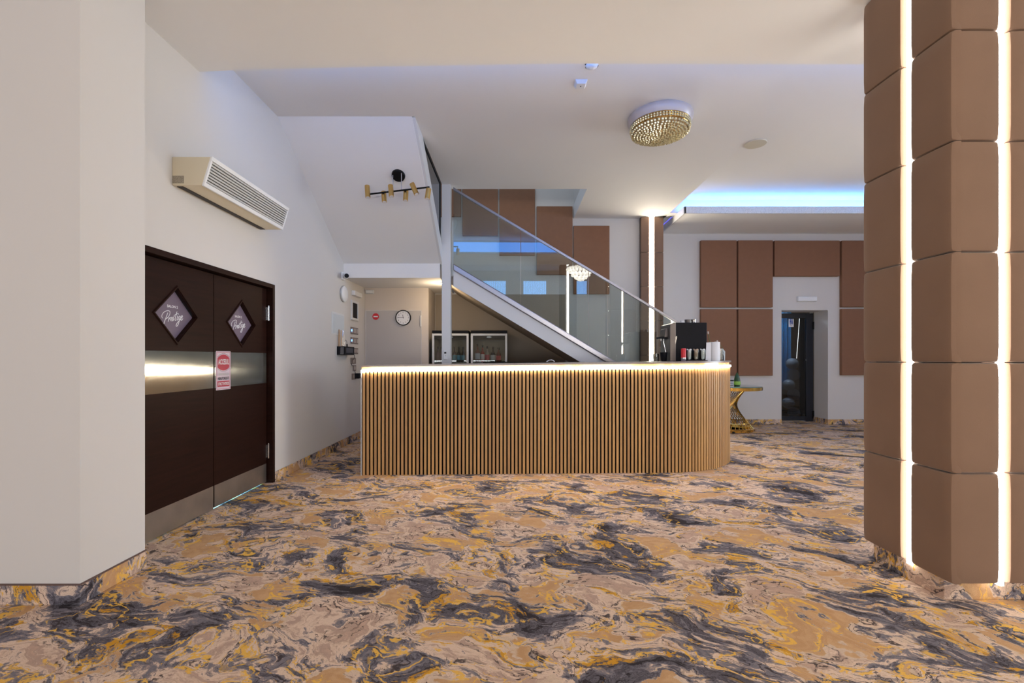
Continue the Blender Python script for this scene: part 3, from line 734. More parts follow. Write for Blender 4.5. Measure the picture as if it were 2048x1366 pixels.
# ------------------------------------------------------------------ bar counter
def ztop(x): return 1.181 + (x + 1.608) * 0.0103
CX, CY, R0 = 1.67, 6.097, 1.13
def path(off, step=None):
    """front outline moved outward by off; returns list of (x, y, nx, ny)"""
    x0, y0 = -1.608, 4.861
    dx, dy = CX - x0, (CY - R0) - y0; L = math.hypot(dx, dy); nx, ny = dy / L, -dx / L
    pts = []
    arcL = R0 * math.radians(112)
    tot = L + arcL; n = int(tot / step)
    for i in range(n + 1):
        s = i * step
        if s <= L: pts.append((x0 + dx * s / L + nx * off, y0 + dy * s / L + ny * off, nx, ny))
        else:
            a = -PI / 2 + (s - L) / R0
            pts.append((CX + (R0 + off) * math.cos(a), CY + (R0 + off) * math.sin(a), math.cos(a), math.sin(a)))
    return pts
bar = thing('bar_counter', 'long curved bar counter clad in vertical oak slats with a lit stone top', 'bar counter', (0.3, 5.5, 0))
def ribbon(off_out, off_in, zlo, zhi, name, m, bevel=0, step=.05):
    o = path(off_out, step); i = path(off_in, step); b = MB(); n = len(o)
    zl = (lambda x: zlo) if zlo >= 0 and not callable(zlo) else None
    vs = []
    for (p, q) in zip(o, i):
        for pt in (p, q):
            zt = ztop(p[0]) + zhi; zb = (0.0 if zlo == 'floor' else ztop(p[0]) + zlo)
            vs += [(pt[0], pt[1], zb), (pt[0], pt[1], zt)]
    fs = []
    for k in range(n - 1):
        a = k * 4; c = a + 4
        fs += [(a, c, c + 1, a + 1), (a + 2, a + 3, c + 3, c + 2), (a + 1, c + 1, c + 3, a + 3), (a, a + 2, c + 2, c)]
    fs += [(0, 1, 3, 2), ((n - 1) * 4, (n - 1) * 4 + 2, (n - 1) * 4 + 3, (n - 1) * 4 + 1)]
    b.add(vs, fs); return b.build(name, m, bar, bevel=bevel)
def ribbon2(off_out, off_in, zlo, zhi, name, m, bevel=0, step=.05):
    o = path(off_out, step); i = path(off_in, step); b = MB(); n = len(o); vs = []
    for (p, q) in zip(o, i):
        zt = ztop(p[0]) + zhi; zb = 0.0 if zlo is None else ztop(p[0]) + zlo
        vs += [(p[0], p[1], zb), (p[0], p[1], zt), (q[0], q[1], zb), (q[0], q[1], zt)]
    fs = []
    for k in range(n - 1):
        a = k * 4; c = a + 4
        fs += [(a, c, c + 1, a + 1), (a + 2, a + 3, c + 3, c + 2), (a + 1, c + 1, c + 3, a + 3), (a, a + 2, c + 2, c)]
    fs += [(0, 1, 3, 2), ((n - 1) * 4, (n - 1) * 4 + 2, (n - 1) * 4 + 3, (n - 1) * 4 + 1)]
    b.add(vs, fs); return b.build(name, m, bar, bevel=bevel)
ribbon2(.014, -.62, -.020, 0.0, 'stone_top', 'granite')
ribbon2(-.006, -.05, -.052, -.0205, 'fascia', 'fascia')
ribbon2(.010, -.012, -.073, -.057, 'light_strip', 'led')
ribbon2(-.017, -.04, None, -.053, 'backing_board', 'felt')
ribbon2(-.58, -.62, None, -.021, 'rear_panel', 'wenge')
b = MB(); tones = []
for (x, y, nx, ny) in path(-.006, .0408)[0:]:
    tx, ty = -ny, nx
    zt = ztop(x) - .077
    off = 0.0245
    b.obox((x + tx * off, y + ty * off, zt / 2 + .001), (tx, ty, 0), (nx, ny, 0), (0, 0, 1), .0245, .012, zt - .002)
    tones += [random.random()] * 8
so = b.build('slat_panel', 'slat', bar, smooth=False)
ca = so.data.color_attributes.new('tone', 'FLOAT_COLOR', 'POINT')
for i, t_ in enumerate(tones): ca.data[i].color = (t_, t_, t_, 1)
MB().box(-1.614, -1.608, 4.856, 5.46, 0, 1.128).build('end_panel', 'whitepaint', bar, smooth=False)
# worktop rim behind the bar
tag(MB().box(-.35, .88, 5.50, 5.54, 1.196, 1.209).build('bar_mat', 'blackmat'), 'thin dark mat lying along the rear edge of the bar top', 'mat')

# faucet
fb = thing('faucet', 'chrome arched faucet rising behind the middle of the bar top', 'faucet', (.42, 5.62, .9))
fpts = [(.42, 5.62, .9), (.42, 5.62, 1.15)] + [(.42 + .065 * (1 - math.cos(a)), 5.62, 1.17 + .055 * math.sin(a)) for a in [PI * k / 8 * .8 for k in range(9)]]
MB().tube([(.40, 5.62, .9), (.405, 5.62, 1.17), (.425, 5.62, 1.205), (.455, 5.62, 1.228), (.49, 5.62, 1.232), (.515, 5.62, 1.220), (.522, 5.62, 1.206)], [.012, .011, .010, .009, .009, .009, .010], 10).build('spout', 'chrome', fb)
MB().box(.25, .62, 5.56, 5.82, 0, .90).build('sink_cabinet', 'steel', fb, bevel=.01)

# ------------------------------------------------------------------ back counter, fridges, bottles
tag(MB().box(-1.34, .10, 7.36, 8.08, 0, .86).build('back_counter', 'wenge', bevel=.004), 'dark low cabinet under the stairs carrying the two drinks fridges', 'cabinet')
def fridge(px0, px1, label):
    Y = 7.40
    x0 = uY(px0, 0, Y)[0]; x1 = uY(px1, 0, Y)[0]; zt = 1.705; zb = .862; zd = uY(0, 667, Y)[2]
    t_ = thing('drinks_fridge', label, 'fridge', ((x0 + x1) / 2, 7.68, zb), 'drinks fridges')
    b = MB(); b.box(x0, x1, Y, 8.0, zd + .005, zt)
    b.build('black_top', 'blackmat', t_, bevel=.006)
    b = MB(); b.box(x0, x0 + .03, Y + .04, 8.0, zb, zd).box(x1 - .03, x1, Y + .04, 8.0, zb, zd).box(x0 + .03, x1 - .03, 7.95, 8.0, zb, zd).box(x0 + .03, x1 - .03, Y + .04, 7.95, zb, zb + .08)
    b.box(x0 + .03, x1 - .03, Y + .04, 7.95, zd - .08, zd)
    b.build('cabinet', 'fridge_in', t_, smooth=False)
    f = MB(); g = .034
    f.box(x0, x0 + g, Y, Y + .035, zb, zd).box(x1 - g, x1, Y, Y + .035, zb, zd).box(x0 + g, x1 - g, Y, Y + .035, zd - g, zd).box(x0 + g, x1 - g, Y, Y + .035, zb, zb + g)
    fo = f.build('door_frame', 'whitepaint', t_, bevel=.003)
    MB().box(x0 + g, x1 - g, Y + .012, Y + .018, zb + g, zd - g).build('glass_door', 'clear', t_, smooth=False)
    MB().box(x0 + g, x1 - g, Y + .02, Y + .038, zd - g - .05, zd - g).build('header_strip', 'blackmat', t_, smooth=False)
    c = MB(); cx_ = (x0 + x1) / 2; n = 20
    c.add([(cx_ + .04 * math.cos(2 * PI * k / n), Y + .0185, zd - g - .024 + .014 * math.sin(2 * PI * k / n)) for k in range(n)] + [(cx_ + .04 * math.cos(2 * PI * k / n), Y + .0195, zd - g - .024 + .014 * math.sin(2 * PI * k / n)) for k in range(n)],
          [tuple(range(n)), tuple(range(n, 2 * n))] + [(k, (k + 1) % n, n + (k + 1) % n, n + k) for k in range(n)])
    c.build('oval_badge', 'white', t_)
    MB().box(x0 + .035, x1 - .035, Y + .06, 7.93, 1.175, 1.185).build('shelf', 'louvre', t_, smooth=False)
    d = bpy.data.lights.new('fridge_lamp', 'AREA'); d.shape = 'RECTANGLE'; d.size = .4; d.size_y = .3; d.energy = 0.35; d.color = (1, .85, .62)  # added fill, the fridges have no light of their own
    lo = bpy.data.objects.new('fridge_lamp', d); COL.objects.link(lo); lo.location = (0, 0.02, zd - .09 - zb); lo.parent = t_
    return x0, x1
fridge(864, 937.2, 'white framed drinks fridge with blue labelled bottles, left of the pair, partly behind the post')
fridge(941.5, 1014.5, 'white framed drinks fridge with spirit bottles, right of the pair under the stairs')
def bottle(px, ytop, w, body, label_m, lab, neck=.35, capm='blacksp', zb=1.186, Y=7.58):
    x, _, zt = uY(px, ytop, Y); r = w / 2; hgt = zt - zb
    t_ = thing('bottle', lab, 'bottle', (x, Y, zb), 'bottles in the drinks fridges')
    nh = hgt * neck
    MB().lathe([(r * .9, zb), (r, zb + .01), (r, zt - nh - .035), (r * .8, zt - nh - .012), (r * .36, zt - nh + .01), (r * .32, zt - .03)], x, Y, 18).build('glass_body', body, t_)
    MB().lathe([(r * .38, zt - .04), (r * .38, zt), (r * .3, zt + .002)], x, Y, 14).build('cap', capm, t_)
    z0 = zb + hgt * .16; z1 = zt - nh - .05
    if label_m: MB().lathe([(r * 1.0, z0), (r * 1.02, z0 + .002), (r * 1.02, z1), (r * 1.0, z1 + .001)], x, Y, 18).build('paper_label', label_m, t_)
for a in ((955, 688, .085, 'amber', 'greybox', 'amber bottle with a pale shield label, leftmost in the right fridge'),
          (965.3, 690.5, .065, 'redspirit', 'petal', 'red bottle with a cream label, second from left in the right fridge'),
          (974.5, 692.5, .075, 'palespirit', 'signred', 'clear bottle with a red label, middle of the right fridge'),
          (986, 693.5, .085, 'blacksp', 'louvre', 'black bottle with a grey label, fourth from left in the right fridge'),
          (997, 695, .085, 'amber', 'red', 'amber bottle with a red label, rightmost in the right fridge'),
          (909, 693.5, .065, 'blacksp', 'cyanlabel', 'dark bottle with light blue label just right of the post'),
          (917.5, 693.5, .065, 'blacksp', 'cyanlabel', 'dark bottle with light blue label in the middle of the three'),
          (926.5, 694, .065, 'blacksp', 'cyanlabel', 'dark bottle with light blue label nearest the right door frame of the left fridge'),
          (876, 693, .060, 'rosesp', None, 'rose tinted bottle left of the post, nearest the left frame'),
          (882.5, 694, .060, 'rosesp', None, 'rose tinted bottle touching the left side of the post')):
    bottle(*a)

nl = thing('downlight', 'small round warm downlight in the landing soffit behind the post', 'downlight', (-1.06, 6.95, 2.39))
MB().lathe([(.036, 2.403), (.038, 2.396), (.030, 2.394)], -1.06, 6.95, 24).build('rim', 'white', nl)
MB().lathe([(.028, 2.3935), (.028, 2.3925)], -1.06, 6.95, 20).build('lens', emis('warm lamp lens', (1.0, .74, .42), 30.0), nl)
d = bpy.data.lights.new('downlight_lamp', 'POINT'); d.energy = 9; d.color = (1.0, .76, .48); d.shadow_soft_size = .03
lo = bpy.data.objects.new('downlight_lamp', d); COL.objects.link(lo); lo.location = (0, 0, -.22); lo.parent = nl
# ------------------------------------------------------------------ niche wall: flush door, sign, clock, light
YN = 7.45
x0, _, zt = uY(733, 622, YN); x1 = uY(842, 0, YN)[0]
d3 = sempty('door_3', ((x0 + x1) / 2, YN, 0))
MB().box(x0, x1, YN - .006, YN - .001, 0.01, zt).build('door_panel', 'door_in', d3, smooth=False)
e = MB(); g = .012; e.box(x0 - g, x0 - .002, YN - .010, YN, 0, zt + g).box(x1 + .002, x1 + g, YN - .010, YN, 0, zt + g).box(x0 - .002, x1 + .002, YN - .010, YN, zt + .002, zt + g)
e.build('door_edge', 'wall', d3, smooth=False)
hx, _, hz = uY(842, 642, YN); e = MB(); e.cyl((hx, YN - .02, hz - .085), (hx, YN - .02, hz + .085), .012).cyl((hx, YN - .02, hz - .09), (hx, YN - .02, hz + .09), .007); e.build('hinge', 'whitepaint', d3)
# stop sign
x, _, z = uY(751.7, 633.2, YN)
s = thing('no_entry_sign', 'small round red no-entry sign on the pale flush door', 'sign', (x, YN - .008, z - .055))
MB().lathe([(.054, YN - .0065), (.054, YN - .009)], x, z, 32, 'y').build('disc', 'red', s, smooth=False)
MB().box(x - .036, x + .036, YN - .0105, YN - .009, z - .011, z + .009).build('bar', 'paper', s, smooth=False)
# clock
x, _, z = uY(806.2, 635.4, YN - .03); R_ = .126
s = thing('wall_clock', 'round white wall clock with dark rim hanging on the flush door', 'clock', (x, YN - .02, z - R_))
MB().lathe([(R_ * .9, YN - .007), (R_, YN - .012), (R_, YN - .034), (R_ - .006, YN - .040), (R_ - .013, YN - .034), (R_ - .013, YN - .02)], x, z, 48, 'y').build('rim', 'blackmat', s)
MB().lathe([(R_ - .012, YN - .018), (R_ - .012, YN - .024)], x, z, 48, 'y').build('dial', 'paper', s, smooth=False)
for h in range(1, 13):
    a = PI / 2 - h * PI / 6
    text('numeral', str(h), .026, (x + .086 * math.cos(a), YN - .0245, z + .086 * math.sin(a)), (1, 0, 0), (0, 0, 1), 'ink', s, bold=.0004)
for nm, a, L_, w_ in (('hour_hand', PI / 2 + math.radians(7.5), .050, .007), ('minute_hand', PI, .088, .005)):
    d_ = Vector((math.cos(a), 0, math.sin(a))); n_ = Vector((-math.sin(a), 0, math.cos(a)))
    MB().obox(Vector((x, YN - .027, z)) + d_ * (L_ / 2 - .006), d_, n_, (0, 1, 0), L_ + .012, w_, .002).build(nm, 'ink', s, smooth=False)
# emergency lamps
def exitlamp(c, sx, sz, ax, label):
    t_ = thing('emergency_light', label, 'emergency light', c)
    b = MB()
    if ax == 'y': b.box(c[0] - sx / 2, c[0] + sx / 2, c[1] - .045, c[1], c[2] - sz / 2, c[2] + sz / 2)
    else: b.box(c[0], c[0] + .05, c[1] - sx / 2, c[1] + sx / 2, c[2] - sz / 2, c[2] + sz / 2)
    b.build('diffuser', 'white', t_, bevel=.008)
    b = MB()
    if ax == 'y': b.box(c[0] - sx / 2 - .008, c[0] + sx / 2 + .008, c[1] - .012, c[1], c[2] - sz / 2 - .006, c[2] + sz / 2 + .006)
    else: b.box(c[0], c[0] + .012, c[1] - sx / 2 - .008, c[1] + sx / 2 + .008, c[2] - sz / 2 - .006, c[2] + sz / 2 + .006)
    b.build('back_plate', 'whitepaint', t_, bevel=.002)
x, y, z = uY(1612.5, 598.2, 8.64); exitlamp((x, y, z), .36, .088, 'y', 'slim white emergency light above the glass door')
x, y, z = uY(740, 584, YN); exitlamp((x, y, z), .12, .05, 'y', 'small pale emergency light high on the niche wall above the flush door')
x, y, z = uX(711, 588.5, XL); exitlamp((x, y, z), .34, .07, 'x', 'white emergency light on the left wall beside the camera')

# ------------------------------------------------------------------ small things on the left wall
def onwall(px0, px1, py0, py1):
    ya = uX(px0, 0, XL)[1]; yb = uX(px1, 0, XL)[1]; ym = (ya + yb) / 2
    zt = H - (py0 - VY) * ym / F; zb = H - (py1 - VY) * ym / F
    return ya, yb, zb, zt
# security camera
x, y, z = uX(684, 553, XL)
s = thing('security_camera', 'white bullet security camera on the left wall near the stair landing', 'camera', (XL, y, z))
MB().box(XL, XL + .03, y - .05, y + .05, z - .05, z + .06).build('junction_box', 'white', s, bevel=.008)
MB().tube([(XL + .03, y, z), (XL + .06, y - .02, z), (XL + .075, y - .03, z)], .014).build('arm', 'white', s)
MB().cyl((XL + .05, y + .02, z + .006), (XL + .125, y - .16, z - .018), .036, .036, 24).build('body', 'white', s, bevel=.006)
MB().cyl((XL + .124, y - .157, z - .0175), (XL + .127, y - .167, z - .0185), .030, .030, 24).build('lens', 'black', s)
x, y, z = uX(685.5, 588, XL)
s = thing('round_wall_light', 'round white disc lamp on the left wall below the security camera', 'wall lamp', (XL, y, z - .11))
MB().lathe([(.10, XL), (.112, XL + .012), (.112, XL + .03), (.10, XL + .042), (.05, XL + .050)], y, z, 36, 'x').build('disc', 'white', s)
MB().lathe([(.113, XL + .010), (.116, XL + .014), (.116, XL + .026), (.113, XL + .03)], y, z, 36, 'x').build('rim', 'louvre', s)
ya, yb, zb, zt = onwall(701.5, 715, 602, 641)
s = thing('wall_monitor', 'white framed dark screen on the left wall above the switches', 'screen', (XL, (ya + yb) / 2, zb))
f = MB(); g = .035; f.box(XL, XL + .02, ya, ya + g, zb, zt).box(XL, XL + .02, yb - g, yb, zb, zt).box(XL, XL + .02, ya + g, yb - g, zb, zb + g).box(XL, XL + .02, ya + g, yb - g, zt - g, zt)
f.build('frame', 'whitepaint', s, bevel=.003)
MB().box(XL, XL + .008, ya + g, yb - g, zb + g, zt - g).build('screen', 'black', s, smooth=False)
ya, yb, zb, zt = onwall(663, 687.5, 626, 670)
s = thing('electrical_panel', 'pale blue-grey electrical cover plate on the left wall behind the tool basket', 'electrical panel', (XL, (ya + yb) / 2, zb))
MB().box(XL, XL + .008, ya, yb, zb, zt).build('frame', 'whitepaint', s, bevel=.002)
MB().box(XL + .008, XL + .013, ya + .02, yb - .02, zb + .02, zt - .025).build('cover', 'greybox', s, bevel=.002)
def plate(px0, px1, py0, py1, mods, led, name, label, cat='switch', group='switches and sockets on the left wall'):
    ya, yb, zb, zt = onwall(px0, px1, py0, py1)
    t_ = thing(name, label, cat, (XL, (ya + yb) / 2, zb), group)
    MB().box(XL, XL + .010, ya, yb, zb, zt).build('plate', 'greyplate', t_, bevel=.003)
    w_ = (yb - ya) / mods
    for k in range(mods):
        if name == 'socket': MB().lathe([(min(w_, zt - zb) * .36, XL + .010), (min(w_, zt - zb) * .36, XL + .013), (min(w_, zt - zb) * .28, XL + .0135)], ya + w_ * (k + .5), (zb + zt) / 2, 20, 'x').build('socket_face', 'switchbtn', t_)
        else: MB().box(XL + .010, XL + .016, ya + w_ * k + .02, ya + w_ * (k + 1) - .02, zb + .018, zt - .018).build('rocker', 'switchbtn', t_, bevel=.002)
    if led: MB().box(XL + .010, XL + .018, ya + .008, ya + .03, (zb + zt) / 2 - .015, (zb + zt) / 2 + .015).build('indicator_light', 'blueled', t_, smooth=False)
    return t_, ya, yb, zb, zt
plate(700.8, 715.2, 655, 668.7, 3, True, 'light_switch', 'grey triple switch plate with blue glow, topmost of the stack below the screen')
plate(700.8, 715.2, 675.2, 688, 3, True, 'light_switch', 'grey triple switch plate with blue glow, second from top')
plate(700.8, 715.2, 696, 707.8, 3, False, 'light_switch', 'grey triple switch plate without glow, partly behind the black basket')
plate(700.8, 710.8, 715.5, 727.8, 1, False, 'socket', 'grey wall socket directly under the black basket', 'socket')
plate(705.3, 711.2, 730.3, 742, 1, False, 'socket', 'narrow grey wall socket between the two larger ones', 'socket')
_, ya, yb, zb, zt = plate(703.2, 710.5, 746.8, 759, 1, False, 'socket', 'grey wall socket with the black adapter plugged in, lowest on the left wall', 'socket')
x, y, z = uX(711, 751, XL)
tag(MB().box(XL + .012, XL + .075, y - .075, y + .02, z - .045, z + .035).build('power_adapter', 'black', bevel=.006), 'black power adapter plugged into the lowest wall socket', 'power adapter')
cb = MB(); cb.tube([uX(706, 706, XL + .03), uX(708.5, 710, XL + .02), uX(709, 716, XL + .02), uX(706, 720, XL + .02)], .004, 6)
tag(cb.build('cable', 'black'), 'thin black cable hanging from the basket to the socket below', 'cable')
cb = MB(); cb.tube([uX(703, 727, XL + .015), uX(704, 731, XL + .025), uX(707, 732, XL + .02)], .004, 6)
tag(cb.build('cable', 'black'), 'short black cable between the upper single socket and the narrow one', 'cable')
cb = MB(); cb.tube([uX(709.5, 741, XL + .02), uX(710, 744, XL + .03), uX(711, 747, XL + .03)], .004, 6)
tag(cb.build('cable', 'black'), 'short black cable from the narrow socket down to the black adapter', 'cable')
# basket with tools
ya, yb, zb, zt, D = 6.26, 6.65, 1.300, 1.418, .105
s = thing('wall_basket', 'black plastic basket shelf fixed to the left wall left of the switches', 'basket', (XL, (ya + yb) / 2, zb))
b = MB()
b.box(XL, XL + .004, ya, yb, zb, zt).box(XL, XL + D, ya, yb, zb, zb + .004).box(XL + D - .004, XL + D, ya, yb, zb, zt).box(XL, XL + D, ya, ya + .004, zb, zt).box(XL, XL + D, yb - .004, yb, zb, zt)
b.build('box', 'black', s, bevel=.0015)
b = MB()
for i in range(3):
    for j in range(8):
        zz = zb + .012 + j * .0125; b.box(XL + .050 + .016 * i + (.007 if j % 2 else 0), XL + .056 + .016 * i + (.007 if j % 2 else 0), ya - .0015, ya, zz, zz + .005)
b.build('perforations', 'paper', s, smooth=False)
MB().box(XL + D + .0005, XL + D + .002, ya + .06, yb - .06, zb + .03, zt - .02).build('blue_panel', mat('dark blue plastic', (.01, .02, .045), .2), s, smooth=False)
def px_x(px, Y): return (px - VX) * Y / F
for k, (px, pyt, r_, m_, lab) in enumerate(((677.6, 659, .007, 'wood', 'thin brown wooden stick, leftmost in the wall basket'), (682.0, 660.5, .010, 'tan', 'thick pale wooden rod beside the brown stick in the basket'))):
    x = px_x(px, 6.29) + .004
    tag(MB().cyl((x, 6.29, zb + .006), (x, 6.29, H - (pyt - VY) * 6.29 / F), r_, r_ * .85, 10).build('wooden_stick', m_), lab, 'stick')
bt = MB(); x = px_x(686.0, 6.32); y = 6.32; T = H - (661 - VY) * 6.32 / F
for k in range(9):
    a = k * .7; bt.tube([(x, y, zb + .006), (x + .010 * math.cos(a), y + .02 * math.sin(a), zb + .12), (x + .022 * math.cos(a), y + .035 * math.sin(a), zb + .20), (x + .016 * math.cos(a), y + .02 * math.sin(a), zb + .27), (x + .003 * math.cos(a), y, T)], .0022, 5)
tag(bt.build('wire_whisk', 'chrome'), 'silver wire whisk standing upright in the wall basket', 'whisk')
cb = MB(); x = px_x(694, 6.42); y = 6.42; cb.cyl((x, y, zt - .05), (x, y, zt + .035), .010).tube([(x, y, zt + .03), (x, y - .005, zt + .065), (x - .012, y - .01, zt + .088), (x - .030, y - .02, zt + .095)], .003, 6)
tag(cb.build('charger_cable', 'black'), 'black cable with a thick plug curling up out of the wall basket', 'cable')

# ------------------------------------------------------------------ spot lamp on the sloping soffit
c0 = Vector((-1.315, 5.27, 3.375)); nrm = Vector((0, -slope, -1)).normalized()
s = thing('spotlight_bar', 'black ceiling bar with six brass spotlights under the sloping stair soffit', 'ceiling lamp', c0)
MB().cyl(c0 + nrm * -.002, c0 + nrm * .028, .078, .074, 32).build('canopy', 'blackmat', s, bevel=.004)
zb_ = 3.175
A = Vector((-1.655, 5.30, zb_ - .01)); B = Vector((-.935, 5.15, zb_ + .015))
MB().cyl(A, B, .0095, None, 12).build('bar', 'blackmat', s)
def lerp(t_): return A + (B - A) * t_
for px in (787.5, 805):
    t_ = (px - 740) / (861 - 740); q = lerp(t_)
    MB().cyl(q, (q.x, q.y, 3.375 - (q.y - 5.27) * slope - .01), .005, None, 8).build('rod', 'chrome', s)
for px, pyt, pyb, tilt in ((735, 371, 395.5, .10), (768, 383, 404.5, .10), (782, 370, 393.5, .12), (811.5, 381, 401.5, -.02), (828.5, 366, 390, .42), (856, 377, 398, -.12)):
    t_ = (px - 740) / (861 - 740); q = lerp(t_); Yq = q.y + (-.035 if pyt < 378 else .035) - .0
    cxw, _, czt = uY(px, pyt, Yq); czb = uY(px, pyb, Yq)[2]; L_ = (czt - czb); cz = (czt + czb) / 2
    d_ = Vector((math.sin(tilt), -.12, -math.cos(tilt))).normalized(); c_ = Vector((cxw, Yq, cz))
    sp = MB().cyl(c_ - d_ * L_ / 2, c_ + d_ * L_ / 2, .0285, None, 24).build('spotlight', 'brass', s)
    MB().cyl(c_ + d_ * (L_ / 2), c_ + d_ * (L_ / 2 + .003), .022, .022, 20).build('lens', 'paper', sp)
    MB().cyl(c_, (c_.x, q.y, q.z), .006, None, 8).build('pivot', 'blackmat', sp)

# ------------------------------------------------------------------ ceiling fittings
cx_, cy_, zc_ = 1.525, 4.69, 3.74
s = thing('crystal_ceiling_lamp', 'round crystal flush ceiling lamp with a white dish', 'ceiling lamp', (cx_, cy_, zc_))
MB().lathe([(.315, zc_), (.325, zc_ - .02), (.322, zc_ - .045), (.308, zc_ - .075), (.300, zc_ - .088), (.28, zc_ - .09)], cx_, cy_, 64).build('dish', 'dishw', s)
gr = MB()
for r_, z_ in ((.292, zc_ - .094), (.292, zc_ - .118), (.282, zc_ - .138)):
    gr.tube([(cx_ + r_ * math.cos(2 * PI * k / 60), cy_ + r_ * math.sin(2 * PI * k / 60), z_) for k in range(60)], .004, 6, closed=True)
gr.build('gold_rings', 'gold', s)
MB().lathe([(.27, zc_ - .088), (.265, zc_ - .125), (.20, zc_ - .160), (.06, zc_ - .180)], cx_, cy_, 40).build('inner_bowl', mat('amber mirror bowl', (.70, .50, .26), .3, .5, var=.4, scale=50), s)
cr = MB()
for k in range(64):
    a = 2 * PI * k / 64
    for z_ in (zc_ - .106, zc_ - .128): cr.sph((cx_ + .294 * math.cos(a), cy_ + .294 * math.sin(a), z_), .0105, 6, 4)
for ring in range(10):
    r_ = .283 - ring * .0285; n = max(5, int(2 * PI * r_ / .034)); z_ = zc_ - .150 - .055 * math.sqrt(max(0, 1 - (r_ / .29) ** 2))
    for k in range(n):
        a = 2 * PI * (k + .5 * (ring % 2) + random.uniform(-.18, .18)) / n; rr = .0118 + random.random() * .003
        cr.sph((cx_ + r_ * math.cos(a), cy_ + r_ * math.sin(a), z_), rr, 6, 4)
o = cr.build('crystal_beads', 'crystal', s, smooth=False); o['kind'] = 'stuff'
s = MB().lathe([(.118, 3.745), (.12, 3.738), (.116, 3.730), (.09, 3.728), (.02, 3.728)], 2.82, 5.27, 40).build('ceiling_speaker', 'beigedisc'); tag(s, 'flat round cream ceiling speaker right of the crystal lamp', 'speaker')
s = thing('smoke_detector', 'round white smoke detector at the edge of the low ceiling', 'smoke detector', (.665, 3.80, 3.74))
MB().lathe([(.058, 3.74), (.058, 3.715), (.050, 3.69), (.03, 3.675), (.01, 3.673)], .665, 3.80, 28).build('housing', 'white', s)
b = MB()
for k in range(6):
    a = k * PI / 3 + .3; b.obox((.665 + .052 * math.cos(a), 3.80 + .052 * math.sin(a), 3.70), (-math.sin(a), math.cos(a), 0), (math.cos(a), math.sin(a), 0), (0, 0, 1), .022, .010, .008)
b.build('vents', 'ink', s, smooth=False)
s = thing('motion_sensor', 'square white sensor on the ceiling behind the smoke detector', 'sensor', (.62, 4.11, 3.74))
b = MB(); x_, y_ = .62, 4.11
b.add([(x_ + a * .055, y_ + c * .055, 3.74) for a, c in ((-1, -1), (1, -1), (1, 1), (-1, 1))] + [(x_ + a * .040, y_ + c * .040, 3.708) for a, c in ((-1, -1), (1, -1), (1, 1), (-1, 1))],
      [(0, 1, 2, 3), (4, 7, 6, 5), (0, 4, 5, 1), (1, 5, 6, 2), (2, 6, 7, 3), (3, 7, 4, 0)]); b.build('housing', 'white', s, bevel=.003)
MB().cyl((x_, y_, 3.707), (x_, y_, 3.709), .006, None, 12).build('sensor_eye', 'ink', s)

# hall chandelier, seen mirrored in the stair glass
hc = thing('hall_chandelier', 'tiered lit crystal chandelier hanging in the hall behind the viewer', 'chandelier', (2.0, -.2, 3.6))
cx_, cy_ = 2.0, -.2
MB().cyl((cx_, cy_, 4.15), (cx_, cy_, 5.2), .012, None, 8).build('rod', 'chrome', hc)
MB().lathe([(.18, 4.15), (.20, 3.98), (.16, 3.96)], cx_, cy_, 24).build('top_tier', 'crystal', hc)
MB().lathe([(.42, 3.93), (.44, 3.90), (.40, 3.87)], cx_, cy_, 40).build('ring', 'chrome', hc)
b = MB()
for ring, (r_, z_) in enumerate(((.38, 3.84), (.32, 3.78), (.24, 3.68), (.15, 3.60), (.06, 3.55))):
    n = max(4, int(2 * PI * r_ / .11))
    for k in range(n): b.sph((cx_ + r_ * math.cos(2 * PI * k / n), cy_ + r_ * math.sin(2 * PI * k / n), z_), .046, 10, 6)
b.build('lit_globes', emis('lit crystal', (1, .93, .82), 5.0), hc)

# ------------------------------------------------------------------ washroom glass door
d4 = sempty('door_4', (5.56, 9.08, 0))
f = MB(); yd0, yd1 = 9.05, 9.10; fx0, fx1 = 5.118, 5.99
f.box(fx0, fx0 + .03, yd0, yd1, 0, 2.15).box(fx1 - .135, fx1, yd0, yd1, 0, 2.15).box(fx0 + .03, fx1 - .135, yd0, yd1, 2.055, 2.15).box(fx0 + .03, fx1 - .135, yd0, yd1, 0.01, .095)
f.build('door_frame', 'navy', d4, bevel=.004)
MB().box(fx0 + .03, fx1 - .135, 9.07, 9.078, .095, 2.055).build('glass_pane', 'darkglass', d4, smooth=False)
f = MB(); f.box(fx1 - .02, fx1 + .012, yd0 - .02, yd0 + .02, 1.83, 1.98).box(fx1 - .02, fx1 + .012, yd0 - .02, yd0 + .02, .06, .21); f.build('hinge', 'blackmat', d4, bevel=.004)
f = MB(); f.cyl((fx1 - .15, 9.04, 1.22), (fx1 - .15, 9.065, 1.22), .01); f.build('lock', 'chrome', d4)
x0, _, z1 = uY(1577.5, 638, 9.06); x1, _, z0 = uY(1587.5, 654, 9.06)
s = thing('washroom_sign', 'small white restroom notice with two blue figures on the glass door', 'sign', ((x0 + x1) / 2, 9.06, z0))
MB().box(x0, x1, 9.062, 9.066, z0, z1).build('card', 'paper', s, smooth=False)
b = MB()
